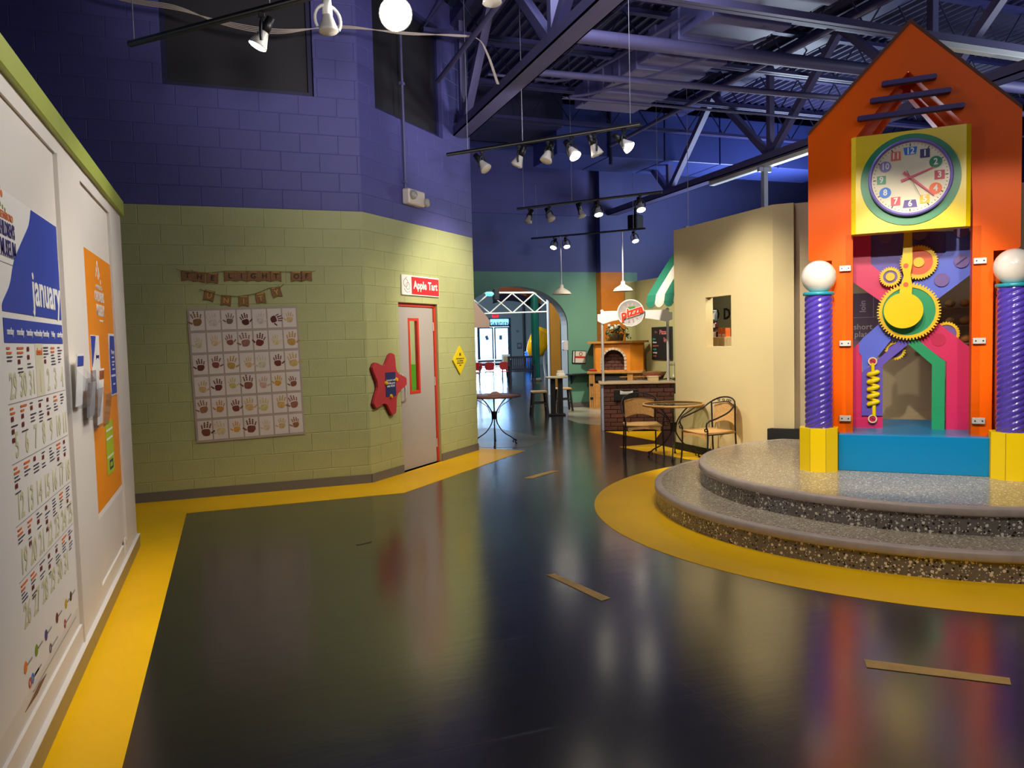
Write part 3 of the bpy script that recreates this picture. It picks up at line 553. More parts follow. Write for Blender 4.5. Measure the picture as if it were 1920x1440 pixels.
back = [(-.80, ZB), (-.80, 3.18), (-.057, 3.93), (.68, 3.18), (.68, ZB), (.45, ZB), (.45, 2.4), (.27, 3.13), (-.07, 3.6), (-.37, 3.13), (-.55, 2.4), (-.55, ZB)]
MB().prism(back, -.06, .1).build('back_frame', ORA, tw)
MB().prism([(-.835, 3.24), (-.057, 4.036), (.715, 3.24), (.715, 3.27), (-.057, 4.072), (-.835, 3.27)], -.455, .12).build('roof_edge', M('brown_roof_edge', (96, 50, 30), .6), tw)
for a, b in ((-.647, -.60), (.488, .535)): MB().box(a, b, -.3, -.06, ZB, 2.165).build('side_panel', ORAD, tw)
MB().prism([(-.64, 3.0), (-.53, 3.0), (-.10, 3.58), (-.16, 3.62)], -.2, -.12).prism([(.55, 3.0), (.43, 3.0), (-.04, 3.58), (.02, 3.62)], -.2, -.12).build('gable_brace', M('lit_orange_laminate', (255, 138, 100), .4), tw)  # paler orange stands for light falling on the rear layer
BAR = M('purple_bar', (54, 34, 110), .45)
for u0, u1, z in ((-.27, .13, 3.567), (-.355, .232, 3.444), (-.45, .325, 3.313)):
    MB().prism(circ(u1-.018, z, .018, 8, a0=-pi/2, a1=pi/2)+circ(u0+.018, z, .018, 8, a0=pi/2, a1=3*pi/2), -.53, -.46).build('gable_bar', BAR, tw)
MB().sphere((-.062, -.42, 3.69), .028, 12, 8, 1.25).build('gable_bright_spot', M('glow_white', (255, 250, 240), .3, emit=.6), tw)  # background light at the apex, made as a small glowing ball
# clock box
cb = MB().prism([(-.494, -.46), (-.494, -.535), (-.459, -.56), (.332, -.56), (.366, -.535), (.366, -.46), (.366, -.40), (-.494, -.40)], 2.361, 3.155, plane='xy').build('clock_box', YEL, tw)
# glass front with clips
MB().rbox(-.537, .447, -.468, -.458, ZB+.002, 2.37, .002).build('glass_front', glassy('tower_glass', (252, 253, 253), .02), tw)
for (a, b) in ((-.588, -.497), (.396, .487)):
    for z in (2.09, 1.455, .812):
        c = MB().rbox(a, b, -.482, -.45, z-.024, z+.024, .003).build('glass_clip', CHROME, tw)
        for x in (a+.02, b-.02): MB().cyl((x, -.482, z), (x, -.486, z), .006, 8).build('screw', BLACK, c)
# machinery cut-outs behind the glass
def mp(X, Y): return (-.493+(X-340)*.001434, 2.416-(Y-60)*.00166-(X-340)/640*.073*(1-(Y-60)/900))
def cut(name, pts, mat, d0, d1, label=None): return MB().prism([mp(*p) for p in pts], -d1, -d0).build(name, mat, tw, label=label)
MAG = M('magenta_laminate', (226, 40, 104), .4); VIO = M('violet_laminate', (104, 84, 196), .4); PER = M('periwinkle_laminate', (96, 112, 232), .4); GRN = M('emerald_laminate', (30, 160, 104), .4); PLUM = M('dusky_violet_laminate', (120, 92, 170), .45); CRI = M('crimson_laminate', (206, 32, 84), .4)
cut('cutout_panel', [(340, 40), (445, 40), (445, 215), (640, 370), (560, 450), (500, 415), (355, 320), (340, 310)], MAG, .0, .04)
cut('cutout_panel', [(445, 40), (850, 40), (850, 150), (640, 370), (445, 215)], VIO, -.02, .02)
cut('cutout_panel', [(850, 40), (985, 40), (985, 265), (815, 398), (640, 545), (560, 620), (480, 720), (400, 800), (395, 715), (378, 690), (378, 640), (400, 615), (500, 530), (620, 370), (850, 150)], PER, .02, .05)
cut('cutout_panel', [(400, 615), (378, 640), (345, 670), (340, 1108), (512, 1108), (512, 1035), (395, 1035), (395, 720)], MAG, .0, .04)
cut('cutout_panel', [(395, 800), (480, 735), (640, 590), (660, 640), (512, 760), (512, 1035), (395, 1035)], VIO, .03, .06)
cut('cutout_panel', [(740, 520), (820, 535), (985, 665), (985, 1112), (858, 1112), (858, 740), (680, 610)], MAG, -.01, .03)
cut('cutout_panel', [(640, 560), (720, 560), (700, 618), (848, 738), (848, 1112), (780, 1112), (780, 755), (640, 635)], GRN, .03, .06)
for X, Y, m_ in ((525, 70, PLUM), (712, 55, PLUM), (928, 40, PLUM), (930, 200, PLUM), (828, 300, PLUM), (815, 620, CRI)):
    u, z = mp(X, Y); d = .07 if m_ is PLUM else .035
    s_ = MB().cyl((u, -.03, z), (u, -d, z), .057, 28).build('screw_head', m_, tw)
    if (X, Y) == (930, 200): MB().box(-.05, .05, -d-.001, -d+.002, -.006, .006, MX.Translation((u, 0, z)) @ MX.Rotation(R(-38), 4, 'Y')).build('slot', M('slot_dark', (60, 44, 90), .6), s_)
def gear(u, z, r, n, y0, y1, inner=None, mat=YEL):
    pts = []; rt = r*.93 if r > .1 else r*.88
    for i in range(n):
        a = 2*pi*i/n; d = 2*pi/n
        for q, rr in ((-.30, rt), (-.17, r), (.17, r), (.30, rt)): pts.append((u+rr*cos(a+q*d), z+rr*sin(a+q*d)))
    return pts
GEARY = M('gear_yellow', (250, 204, 16), .4)
def make_gear(u, z, r, n, y, hole, disc, hub, dy=.03):
    g = MB().prism(gear(u, z, r, n, 0, 0), -y-dy, -y, holes=[circ(u, z, hole, 32)]).build('gear', GEARY, tw)
    if disc: MB().cyl((u, -y, z), (u, -y-dy*.6, z), hole, 32).build('gear_disc', disc, g)
    if hub: MB().cyl((u, -y, z), (u, -y-dy-.004, z), hub, 24).build('gear_hub', GEARY, g)
GOR = M('gear_orange', (236, 96, 40), .4)
make_gear(.03, 2.135, .148, 40, .07, .108, GOR, .042)
make_gear(-.19, 2.022, .088, 26, .09, .056, PLUM, .036)
make_gear(-.047, 1.716, .248, 58, .10, .206, GRN, None)
make_gear(.25, 1.515, .105, 28, -.04, .078, PLUM, None); make_gear(-.145, 1.375, .085, 24, -.03, .06, PLUM, None)
pend = MB().prism([(-.085, 2.42), (-.025, 2.42), (-.022, 2.12), (-.038, 2.03), (-.022, 1.94), (-.03, 1.80), (-.125, 1.80), (-.115, 1.93), (-.088, 2.02), (-.105, 2.11), (-.09, 2.3)], -.19, -.165).build('pendulum_rod', YEL, tw)
for z in (2.105, 1.945): MB().cyl((-.072, -.19, z), (-.072, -.196, z), .02, 16).build('pivot_dot', GOR, pend)
MB().cyl((-.092, -.17, 1.722), (-.092, -.24, 1.722), .151, 48).build('pendulum_bob', YEL, tw)
# yellow spring with slotted end screws
sp = MB(); zig = []; zt_, zb_ = 1.205, .90
sp.tube([(-.327, -.075, 1.27), (-.327, -.075, 1.2), (-.295, -.075, 1.19)], .017, 8)
for i in range(5):
    z = 1.19-.066*i; sp.tube([(-.275, -.085, z), (-.285, -.09, z+.002), (-.36, -.09, z-.022), (-.37, -.085, z-.026)], [.012, .021, .021, .012], 8)
    if i < 4: sp.tube([(-.37, -.07, z-.026), (-.275, -.065, z-.066)], .014, 8)
sp.tube([(-.37, -.085, .90), (-.345, -.085, .905), (-.315, -.08, .915), (-.315, -.075, .90), (-.315, -.075, .80)], .017, 8)
spr = sp.build('spring', M('spring_yellow', (255, 224, 0), .3), tw)
for z in (1.285, .772):
    s_ = MB().prism(circ(-.327, z, .037, 24), -.085, -.06, holes=[circ(-.327, z, .027, 24)]).build('spring_end_ring', M('cream_ring', (240, 226, 170), .4), tw); MB().cyl((-.327, -.06, z), (-.327, -.08, z), .027, 20).build('screw_head', CRI, s_); MB().box(-.022, .022, -.0825, -.08, -.004, .004, MX.Translation((-.327, 0, z)) @ MX.Rotation(R(38), 4, 'Y')).build('slot', M('slot_red', (120, 20, 40), .6), s_)
# clock on the box
ck = thing('round_clock', 'round cream clock with coloured number tiles on the yellow tower box', 'clock', TL, TR)
CX, CZ = -.062, 2.765
MB().prism(circ(CX, CZ, .362, 64), -.572, -.56).build('green_surround', M('clock_green', (20, 132, 84), .35), ck)
mt = MX.Translation((CX, -.572, CZ+.008)) @ MX.Rotation(pi/2, 4, 'X')
MB().lathe([(.302, -.0), (.306, .04), (.30, .062), (.285, .066), (.28, .052), (.28, .03)], 64, mt).build('purple_rim', M('clock_rim_lavender', (120, 104, 190), .3), ck)
MB().lathe([(.281, .04), (.001, .04)], 64, mt, smooth=False).build('clock_face', M('clock_cream', (236, 224, 194), .4), ck)
tk = MB()
for i in range(60):
    a = 2*pi*i/60; L = .022 if i % 5 == 0 else .01; wd = .0035 if i % 5 == 0 else .0018
    tk.box(-wd, wd, -.6135, -.612, .268-L, .268, MX.Translation((CX, 0, CZ+.008)) @ MX.Rotation(a, 4, 'Y'))
tk.build('minute_marks', DKP, ck)
tiles = [('12', 't', (20, 110, 210), .034), ('1', 's', (48, 40, 110), .03), ('2', 'c', (14, 130, 80), .04), ('3', 's', (190, 30, 60), .031), ('4', 'c', (244, 104, 24), .04), ('5', 's', (242, 190, 20), .03), ('6', 'v', (78, 44, 140), .036), ('7', 's', (226, 60, 80), .03), ('8', 'c', (20, 116, 220), .038), ('9', 's', (80, 160, 120), .029), ('10', 'c', (150, 130, 200), .038), ('11', 's', (236, 110, 80), .031)]
for i, (n_, sh, c, h) in enumerate(tiles):
    a = 2*pi*i/12; x, z = CX+.207*sin(a), CZ+.008+.207*cos(a); h *= 1.13
    p = circ(x, z, h, 24) if sh == 'c' else (rect(x-h, x+h, z-h, z+h) if sh == 's' else ([(x-h, z-.026), (x+h, z-.026), (x+h*1.28, z+.032), (x-h*1.28, z+.032)] if sh == 't' else [(x-h*1.28, z-.03), (x+h*1.28, z-.03), (x+h, z+.03), (x-h, z+.03)]))
    q = MB().prism(p, -.6155, -.612).build('number_tile', M('tile_%s' % n_, c, .4), ck); txt(q, n_, x, z, .068, WHITE, -.6165, bold=.002, name='number', sx=.9)
PNK = M('pink_hands', (214, 80, 110), .4)
def hand(dx, dz, tail, wd, y, mat, nm):
    L = sqrt(dx*dx+dz*dz); nx, nz = -dz/L*wd, dx/L*wd; ax, az = CX-dx/L*tail, CZ+.008-dz/L*tail; bx, bz = CX+dx, CZ+.008+dz
    return MB().prism([(ax+nx, az+nz), (ax-nx, az-nz), (bx-nx*.5, bz-nz*.5), (bx+nx*.5, bz+nz*.5)], -y-.003, -y).build(nm, mat, ck)
hand(.166, .062, .07, .010, .622, PNK, 'hour_hand'); hand(.17, -.158, .065, .010, .627, PNK, 'minute_hand'); hand(.075, -.16, .06, .0025, .632, M('second_hand_grey', (90, 100, 90), .4), 'second_hand')
MB().cyl((CX, -.612, CZ+.008), (CX, -.637, CZ+.008), .01, 12).build('hand_pin', PNK, ck)
# spiral columns
def spiral(r, z0, z1, lobes=6, k=22., n=60, m=300, amp=.055):
    vs = []; fs = []
    for j in range(m+1):
        z = z0+(z1-z0)*j/m
        for i in range(n):
            th = 2*pi*i/n; ph = (lobes*(th-k*z)) % (2*pi); rr = r*(1-amp+amp*2*abs(sin(ph/2))**.6)
            vs.append((rr*cos(th), rr*sin(th), z))
    for j in range(m):
        for i in range(n): fs.append((j*n+i, j*n+(i+1) % n, (j+1)*n+(i+1) % n, (j+1)*n+i))
    return MB().add(vs, fs, True)
SPM = spiral(.107, .745, 1.87).mesh('spiral_shaft'); SPM.materials.append(M('purple_gloss_column', (82, 62, 176), .12, coat=.6))
GLB = M('white_globe_glass', (238, 230, 220), .12, coat=.5)
s_ = sqrt(.5)
for u, lab in ((-.747, 'purple spiral column with white globe left of the clock tower'), (.655, 'purple spiral column with white globe at the right edge of the photo')):
    px_, py_ = 5.65+u*s_-.575*s_, 5.11-u*s_-.575*s_
    t = thing('spiral_column', lab, 'column', (px_, py_, 0), TR, 'spiral columns flanking the clock tower')
    oc = [(.163*cos(pi/8+pi/4*i), .163*sin(pi/8+pi/4*i)) for i in range(8)]
    b_ = MB().prism(oc, Z0, .745, plane='xy').build('octagonal_base', YEL, t)
    for i in range(8): MB().cyl((oc[i][0]*1.0, oc[i][1]*1.0, Z0+.002), (oc[i][0], oc[i][1], .745), .0022, 4).build('corner_seam', M('seam_gold', (150, 120, 10), .5), b_)
    link('spiral_shaft', SPM, t); MB().lathe([(.001, 1.866), (.12, 1.866), (.126, 1.872), (.126, 1.888), (.12, 1.894), (.001, 1.894)], 40).build('turquoise_collar', M('turquoise_collar', (40, 150, 170), .25), t)
    MB().sphere((0, 0, 2.022), .14, 40, 24).build('globe', GLB, t)
# ---------------------------------------------------------------- bistro furniture
IRON = M('wrought_iron', (34, 26, 26), .4, .3); WICK = M('wicker_weave', (218, 172, 104), .65, noise=(80, .25), bump=(140, .8)); WICD = M('wicker_rim', (190, 144, 82), .65, noise=(90, .25))
CLG = glassy('clear_table_glass', (225, 232, 222), .02)
def bistro_chair(label, loc, rz, group):
    """front is local -y"""
    t = thing('bistro_chair', label, 'chair', loc, rz, group)
    w2, zf = .24, .40
    seat = MB(); vs = []; n = 8
    for top in (1, 0):
        for j in range(n+1):
            for i in range(n+1):
                x = (-1+2*i/n); y = -1+2*j/n; z = zf+.012-.018*(1-x*x)*(1-y*y) - (0 if top else .03)
                vs.append((x*.215, y*.2, z))
    fs = []; N = (n+1)**2
    for j in range(n):
        for i in range(n):
            a = j*(n+1)+i; fs += [(a, a+1, a+n+2, a+n+1), (N+a, N+a+n+1, N+a+n+2, N+a+1)]
    for k in range(n):
        fs += [(k, N+k, N+k+1, k+1), (n*(n+1)+k, n*(n+1)+k+1, N+n*(n+1)+k+1, N+n*(n+1)+k)]; a, b = k*(n+1), (k+1)*(n+1); fs += [(a, b, N+b, N+a), (a+n, N+a+n, N+b+n, b+n)]
    seat.add(vs, fs, True); s_ = seat.build('seat', WICK, t)
    MB().tube([(-.22, -.205, zf), (.22, -.205, zf), (.22, .205, zf), (-.22, .205, zf)], .016, 8, closed=True).build('seat_rim', WICD, s_)
    MB().prism([(-.21, zf-.005), (.21, zf-.005), (.21, zf-.075), (.14, zf-.045), (0, zf-.035), (-.14, zf-.045), (-.21, zf-.075)], -.212, -.2).build('seat_apron', WICK, s_)
    # woven back panel, curved, with arched lower edge
    vs = []; fs = []; m = 12
    for lay in (0, 1):
        for i in range(m+1):
            x = -1+2*i/m; y = .235+.035*(1-x*x)+lay*.018
            vs += [(x*.19, y, .47+.045*(1-x*x)), (x*.2, y+.02, .70+.03*(1-x*x))]
    k = 2*(m+1)
    for i in range(m): a = 2*i; fs += [(a, a+2, a+3, a+1), (k+a, k+a+1, k+a+3, k+a+2), (a, k+a, k+a+2, a+2), (a+1, a+3, k+a+3, k+a+1)]
    fs += [(0, 1, k+1, k), (2*m, k+2*m, k+2*m+1, 2*m+1)]
    MB().add(vs, fs).build('backrest', WICK, t)
    # arm and back hoop: from one front leg, up over the arms and round the back
    half = [(w2, -.20, .44), (w2+.01, -.225, .50), (w2+.02, -.20, .55), (w2+.03, -.08, .585), (w2+.02, .1, .65), (.215, .22, .735), (.12, .27, .785), (0, .285, .80)]
    MB().tube(bez(half+[(-x, y, z) for x, y, z in half[::-1][1:]], 5), .010, 8).build('back_hoop', IRON, t)
    sc_ = MB()
    for sx in (-1, 1):
        sc_.tube(bez([(sx*w2, -.20, .44), (sx*w2, -.235, .435), (sx*w2, -.24, .46), (sx*w2, -.22, .465)], 4), .008, 6)
        for cx_ in (.035, .10): sc_.tube([(sx*(cx_+.026*(1-q/18)*cos(q*.55)), .275-abs(cx_)*.3, .758+.022*(1-q/18)*sin(q*.55)) for q in range(16)], .004, 5)
    sc_.tube(bez([(-.2, .225, .715), (0, .28, .745), (.2, .225, .715)], 8), .006, 6); sc_.build('scrollwork', IRON, t)
    for sx in (-1, 1):
        MB().tube(bez([(sx*w2, -.20, .44), (sx*w2, -.2, .3), (sx*(w2+.005), -.21, .12), (sx*(w2+.01), -.22, .004)], 5), .010, 8).build('leg', IRON, t)
        MB().tube(bez([(sx*.215, .225, .735), (sx*.21, .23, .45), (sx*.215, .24, .2), (sx*.22, .26, .004)], 5), .010, 8).build('leg', IRON, t)
        MB().tube([(sx*w2, -.2, zf-.012), (sx*.212, .225, zf-.012)], .007, 6).build('side_rail', IRON, t)
    return t
G_ = 'wicker bistro chairs'
bistro_chair('wicker bistro chair left of the glass table in front of the brick counter', (5.07, 8.86, 0), R(-22), G_)
bistro_chair('wicker bistro chair right of the glass table against the beige wall', (5.36, 7.79, 0), R(-86), G_)
bistro_chair('wicker bistro chair half hidden behind the corner by the pink table', (3.46, 11.95, 0), R(150), G_)
def bistro_table(label, loc, rz, r, h, top, rim):
    t = thing('bistro_table', label, 'table', loc, rz, 'round iron bistro tables')
    o = MB().lathe([(.001, h), (r-.012, h), (r-.012, h-.012), (.001, h-.012)], 48).build('table_top', top, t)
    MB().lathe([(r-.014, h+.004), (r+.004, h+.004), (r+.01, h-.006), (r+.004, h-.026), (r-.014, h-.026), (r-.014, h+.004)], 48).build('rim', rim, t)
    for i in range(4):
        a = pi/4+i*pi/2; d = V((cos(a), sin(a), 0))
        P = [(.20, h-.03), (.13, h-.10), (.05, h-.22), (.03, h-.33), (.045, h*.42), (.13, h*.25), (.25, .10), (.31, .045), (.30, .02)]
        MB().tube(bez([d*q+V((0, 0, z)) for q, z in P], 5), .009, 8).build('leg', IRON, t)
        f = MB().tube([d*(.30+.028*cos(q*.5))+V((0, 0, .042+.028*sin(q*.5))) for q in range(9)], .007, 6).cyl(d*.318+V((0, 0, 0)), d*.318+V((0, 0, .02)), .016, 10).build('scroll_foot', IRON, t)
        MB().tube(bez([d*.30+V((0, 0, h-.03)), d*.2+V((0, 0, h-.1)), d*.1+V((0, 0, h-.17)), d*.06+V((0, 0, h-.27))], 5), .006, 6).build('brace', IRON, t)
    MB().cyl((0, 0, h-.36), (0, 0, h-.24), .035, 12).build('collar', IRON, t)
    MB().tube([(.2*cos(q*pi/12), .2*sin(q*pi/12), h-.033) for q in range(24)], .008, 6, closed=True).build('top_ring', IRON, t)
    return t
bistro_table('round glass-topped iron bistro table with wicker rim by the beige wall', (5.31, 8.48, 0), R(10), .385, .69, CLG, WICD)
MOS = M('pink_mosaic', (196, 128, 110), .4, noise=(40, .4))
bistro_table('round pink mosaic iron table half hidden behind the door wall', (3.69, 10.84, 0), R(25), .40, .735, MOS, M('dark_mosaic_rim', (120, 84, 74), .5))
t = thing('cloth_napkin', 'crumpled pinkish napkin lying on the mosaic table', 'napkin', (3.72, 10.86, .742))
mb = MB(); vs = []; n = 10; rnd = random.Random(5)
for j in range(n+1):
    for i in range(n+1): x, y = i/n-.5, j/n-.5; vs.append((x*.22, y*.16, max(.002, .05*(1-4*x*x)*(1-4*y*y)*rnd.uniform(.4, 1.1))))
mb.add(vs, [(j*(n+1)+i, j*(n+1)+i+1, (j+1)*(n+1)+i+1, (j+1)*(n+1)+i) for j in range(n) for i in range(n)], True).build('cloth', M('napkin_pink', (206, 160, 136), .8), t)
# ---------------------------------------------------------------- pizza counter: local x along the front, -y to the viewer
PC = (5.80, 11.45, 0); PR = atan2(-.51, 1.08)
pc = thing('pizza_counter', 'brown brick play pizza counter with tan top', 'counter', PC, PR)
MB().box(.03, 1.19, .02, .5, 0, .775).build('carcass', M('dark_mortar', (40, 26, 24), .8), pc)
MB().rbox(-.01, .03, -.005, .51, 0, .775, .003).build('end_panel', M('grey_white_panel', (176, 180, 196), .5), pc)
MB().rbox(-.045, 1.22, -.04, .54, .775, .81, .006).build('worktop', M('tan_laminate_top', (196, 176, 140), .35, noise=(30, .06)), pc)
BK = M('brown_brick', (96, 58, 44), .75, noise=(25, .25), bump=(60, .5)); BK2 = M('red_brown_brick', (108, 62, 48), .75, noise=(25, .25), bump=(60, .5)); bc = {}
for r_ in range(11):
    x = .035-(.11 if r_ % 2 else 0)
    while x < 1.185:
        a, b = max(x, .035), min(x+.212, 1.185); x += .22
        if b-a < .02: continue
        k = (round(b-a, 3), (r_*7+int(x*10)) % 3 == 0)
        if k not in bc: bc[k] = MB().rbox(-k[0]/2, k[0]/2, -.004, .022, -.031, .031, .004).mesh('brick'); bc[k].materials.append(BK2 if k[1] else BK)
        link('brick', bc[k], pc, loc=((a+b)/2, 0, .036+.07*r_))
def at_pc(x, y, z): return (PC[0]+x*cos(PR)-y*sin(PR), PC[1]+x*sin(PR)+y*cos(PR), z)
t = thing('order_pocket', 'black order pocket with white slip on the brick counter front', 'holder', at_pc(.40, -.006, .60), PR)
MB().rbox(-.20, .20, -.03, 0, -.10, .085, .006).build('pocket', BLK2, t); MB().prism([(-.10, .01), (.11, .01), (.11, .07), (.06, .055), (-.04, .055), (-.10, .075)], -.034, -.03).build('paper_slip', WHITE, t); MB().box(-.07, .08, -.036, -.034, .03, .033).box(-.07, .08, -.036, -.034, .02, .023).build('print_line', GRYP, t)
frm = thing('counter_sign_frame', 'white scalloped sign board on two metal posts over the pizza counter', 'sign frame', PC, PR)
for x in (.03, 1.11): MB().cyl((x, .12, .81), (x, .12, 1.97), .022, 14).build('post', CHROME, frm); MB().sphere((x, .12, 1.995), .03, 12, 8).build('post_cap', WHITE, frm)
SB = M('sign_board_white', (240, 238, 236), .45)
MB().prism([(-.045, 1.83), (-.045, 1.95), (.0, 1.95), (.02, 1.99), (.06, 1.995), (.5, 1.995), (1.08, 1.995), (1.12, 1.985), (1.14, 1.95), (1.185, 1.95), (1.185, 1.83), (1.14, 1.81), (1.1, 1.79), (.95, 1.83), (.75, 1.86), (.39, 1.86), (.2, 1.83), (.04, 1.78), (0, 1.81)], .085, .105).build('sign_board', SB, frm)
pz = thing('pizza_sign', 'round grey pizza sign with slanted red lettering over the counter', 'sign', at_pc(.50, .07, 1.955), PR)
MB().lathe([(.215, 0), (.225, .006), (.225, .014), (.205, .016), (.2, .012), (.001, .012)], 48, MX.Rotation(pi/2, 4, 'X')).build('pizza_disc', M('grey_disc', (176, 172, 170), .4), pz)
MB().lathe([(.205, .0155), (.224, .0158)], 48, MX.Rotation(pi/2, 4, 'X')).build('white_rim', WHITE, pz)
m = MB(); [m.box(-.012, .012, -.016, -.011, .09, .16, MX.Rotation(a*pi/6+.2, 4, 'Y')) for a in range(12)]; m.build('slice_marks', M('pink_grey_marks', (188, 160, 154), .5), pz)
MB().prism([(-.05, .06), (.07, .08), (.08, .11), (-.04, .1)], -.02, -.012).build('green_leaf', M('leaf_sign_green', (60, 150, 40), .5), pz)
for s_, b, m_, y in (('pizza', .017, WHITE, -.026), ('pizza', .007, M('pizza_red', (232, 58, 16), .4), -.029)): txt(pz, s_, .01, .01, .20, m_, y, bold=b, rot=R(-17), shear=.25, sx=.95, ext=.002)
t = thing('napkin_box', 'small pale wooden box on the pizza counter', 'box', at_pc(.86, .16, .81), PR+.1); MB().rbox(-.085, .085, -.06, .06, 0, .07, .004).build('box_body', M('pale_wood_box', (214, 186, 136), .6), t); MB().rbox(-.09, .09, -.065, .065, .07, .085, .003).build('lid', M('paler_wood', (232, 214, 174), .6), t)
# ---------------------------------------------------------------- oven, chimney, kitchen wall things
OVO = M('oven_orange_stucco', (226, 138, 26), .6, noise=(5, .1)); WOOD = M('honey_wood', (196, 140, 70), .5, noise=(14, .2)); STO = M('pale_stone', (206, 190, 160), .7, noise=(12, .15))
OX, OY, OR = 7.9, 15.0, R(-35)
def at_ov(x, y, z): return (OX+x*cos(OR)-y*sin(OR), OY+x*sin(OR)+y*cos(OR), z)
ov = thing('pizza_oven', 'orange play pizza oven with stone arch and wooden cabinet below', 'oven', (OX, OY, 0), OR)
A_ = [(-.23, .84)]+[(-.23*cos(pi*i/16), 1.05+.235*sin(pi*i/16)) for i in range(17)]+[(.23, .84)]
MB().prism([(-.40, .82), (.36, .82), (.36, 1.43), (-.40, 1.43)], 0, .05, holes=[A_]).build('front_face', OVO, ov)
for sp_ in ([(-.40, 0), (-.46, .12), (-.46, .55), (-.41, .55), (-.41, .1), (-.36, .05)], [(.36, 0), (.62, .25), (.62, .6), (.55, .6), (.55, .28), (.33, .05)]): MB().prism(sp_, .82, 1.43, plane='xy').build('side_face', OVO, ov)
for i in range(11):
    a0, a1 = pi*i/11, pi*(i+1)/11-.05
    MB().prism([(-r*cos(a), 1.05+r*sin(a)) for r, a in ((.235, a0), (.235, a1), (.285, a1), (.285, a0))], -.02, .02).build('arch_stone', STO, ov)
for z in (.84, .91, .98):
    for sx in (-1, 1): MB().rbox(sx*.26-.025, sx*.26+.025, -.02, .02, z, z+.06, .003).build('arch_stone', STO, ov)
MB().box(-.27, .27, .24, .26, .82, 1.3).build('oven_back', M('dark_mortar', (40, 26, 24), .8), ov)
for r_ in range(6):
    for k in range(4):
        x = -.3+.15*k+(.075 if r_ % 2 else 0)
        if min(x+.142, .228)-max(x, -.228) < .02: continue
        MB().rbox(max(x, -.228), min(x+.142, .228), .215, .24, .83+.075*r_, .897+.075*r_, .003).build('brick', BK, ov)
MB().box(-.26, -.23, .05, .24, .82, 1.3).box(.23, .26, .05, .24, .82, 1.3).box(-.26, .26, .05, .24, 1.29, 1.31).build('oven_lining', M('oven_lining_black', (30, 20, 18), .9), ov)  # plain dark sides and top of the oven mouth
MB().prism([(-.56, -.10), (.42, -.10), (.72, .22), (.72, .6), (-.56, .6)], 1.43, 1.475, plane='xy').build('mantel', M('mantel_tan', (190, 130, 50), .6), ov)
MB().rbox(-.58, .64, -.10, .6, .77, .82, .006).build('hearth_shelf', WOOD, ov)
cabi = MB().box(-.54, -.42, -.06, .58, 0, .77).box(.30, .42, -.06, .58, 0, .77).box(-.42, .30, 0, .58, 0, .55).box(.42, .62, .12, .58, 0, .77).build('cabinet', WOOD, ov)
MB().rbox(-.40, .28, -.03, .3, .60, .72, .01).build('black_drawer', M('drawer_black', (44, 42, 40), .4), ov)
for x in (-.5, -.46, .46, .5, .55): MB().box(x, x+.008, -.068, -.055, .02, .75).build('plank_groove', M('wood_dark', (120, 80, 40), .6), ov)
for z in (.2, .5): MB().box(-.52, -.45, -.07, -.058, z, z+.05).build('strap_hinge', BLACK, ov)
t = thing('oven_mitt', 'red cloth mitt lying on the left end of the oven shelf', 'mitt', at_ov(-.46, -.02, .822), OR); MB().lathe([(.001, 0), (.05, 0), (.06, .02), (.045, .045), (.001, .055)], 16, MX.Diagonal((1.6, 1, 1, 1))).build('cloth', M('mitt_red', (176, 40, 34), .8), t)
ch = MB().box(7.93, 8.52, 15.6, 15.84, 1.3, 3.03).build('oven_chimney', M('chimney_orange', (200, 116, 24), .6, noise=(4, .12))); ch['label'] = 'square orange chimney column rising behind the pizza oven'; ch['category'] = 'chimney'
pw = MB().box(7.93, 8.52, 15.6, 15.80, 3.03, ZT).build('wall_pier', FARP, kind='structure')
t = thing('flower_basket', 'wicker basket of ivy and white flowers on top of the oven', 'plant', at_ov(.05, .16, 1.48), OR)
MB().lathe([(.001, 0), (.14, 0), (.17, .14), (.165, .15), (.14, .13), (.001, .12)], 20).build('basket', M('dark_basket', (120, 92, 56), .8, noise=(60, .4), bump=(90, .8)), t); MB().tube([(.17*cos(a), 0, .14+.2*sin(a)) for a in [pi*i/10 for i in range(11)]], .008, 6).build('basket_handle', M('dark_basket', ()), t)
rnd = random.Random(2); lv = MB(); lv2 = MB()
for i in range(190):
    a = rnd.uniform(0, 2*pi); d = rnd.uniform(.02, .34); z = .2+rnd.uniform(-.05, .14)-max(0, d-.16)*1.1; c = V((d*cos(a)*1.05, d*sin(a)*.5-.05, max(z, .02))); s0 = rnd.uniform(.025, .045)
    m_ = MX.Translation(c) @ MX.Rotation(rnd.uniform(0, 6.3), 4, 'Z') @ MX.Rotation(rnd.uniform(-1.2, 1.2), 4, 'X')
    (lv if i % 3 else lv2).add([m_ @ V(p) for p in ((0, -s0, 0), (s0*.6, 0, .006), (0, s0*1.1, 0), (-s0*.6, 0, .006))], [(0, 1, 2, 3)])
f1 = lv.build('ivy_leaves', M('ivy_green', (58, 84, 44), .6), t); f1['kind'] = 'stuff'; f2 = lv2.build('pale_leaves', M('ivy_pale', (120, 140, 90), .6), t); f2['kind'] = 'stuff'
fl_ = MB(); [fl_.sphere((rnd.uniform(-.16, .06), rnd.uniform(-.12, .05), rnd.uniform(.24, .34)), rnd.uniform(.03, .045), 8, 6) for i in range(16)]; o = fl_.build('white_blossoms', M('blossom_white', (226, 220, 196), .7, noise=(30, .2)), t); o['kind'] = 'stuff'
KW = M('kitchen_lime_wall', (188, 184, 128), .6, noise=(1.5, .04))
MB().box(8.9, 9.0, 9.3, 15.85, 0, 2.84).build('wall_kitchen', KW, kind='structure')
MB().box(8.53, 8.9, 15.78, 15.85, 0, 2.84).build('wall_kitchen_back', KW, kind='structure')
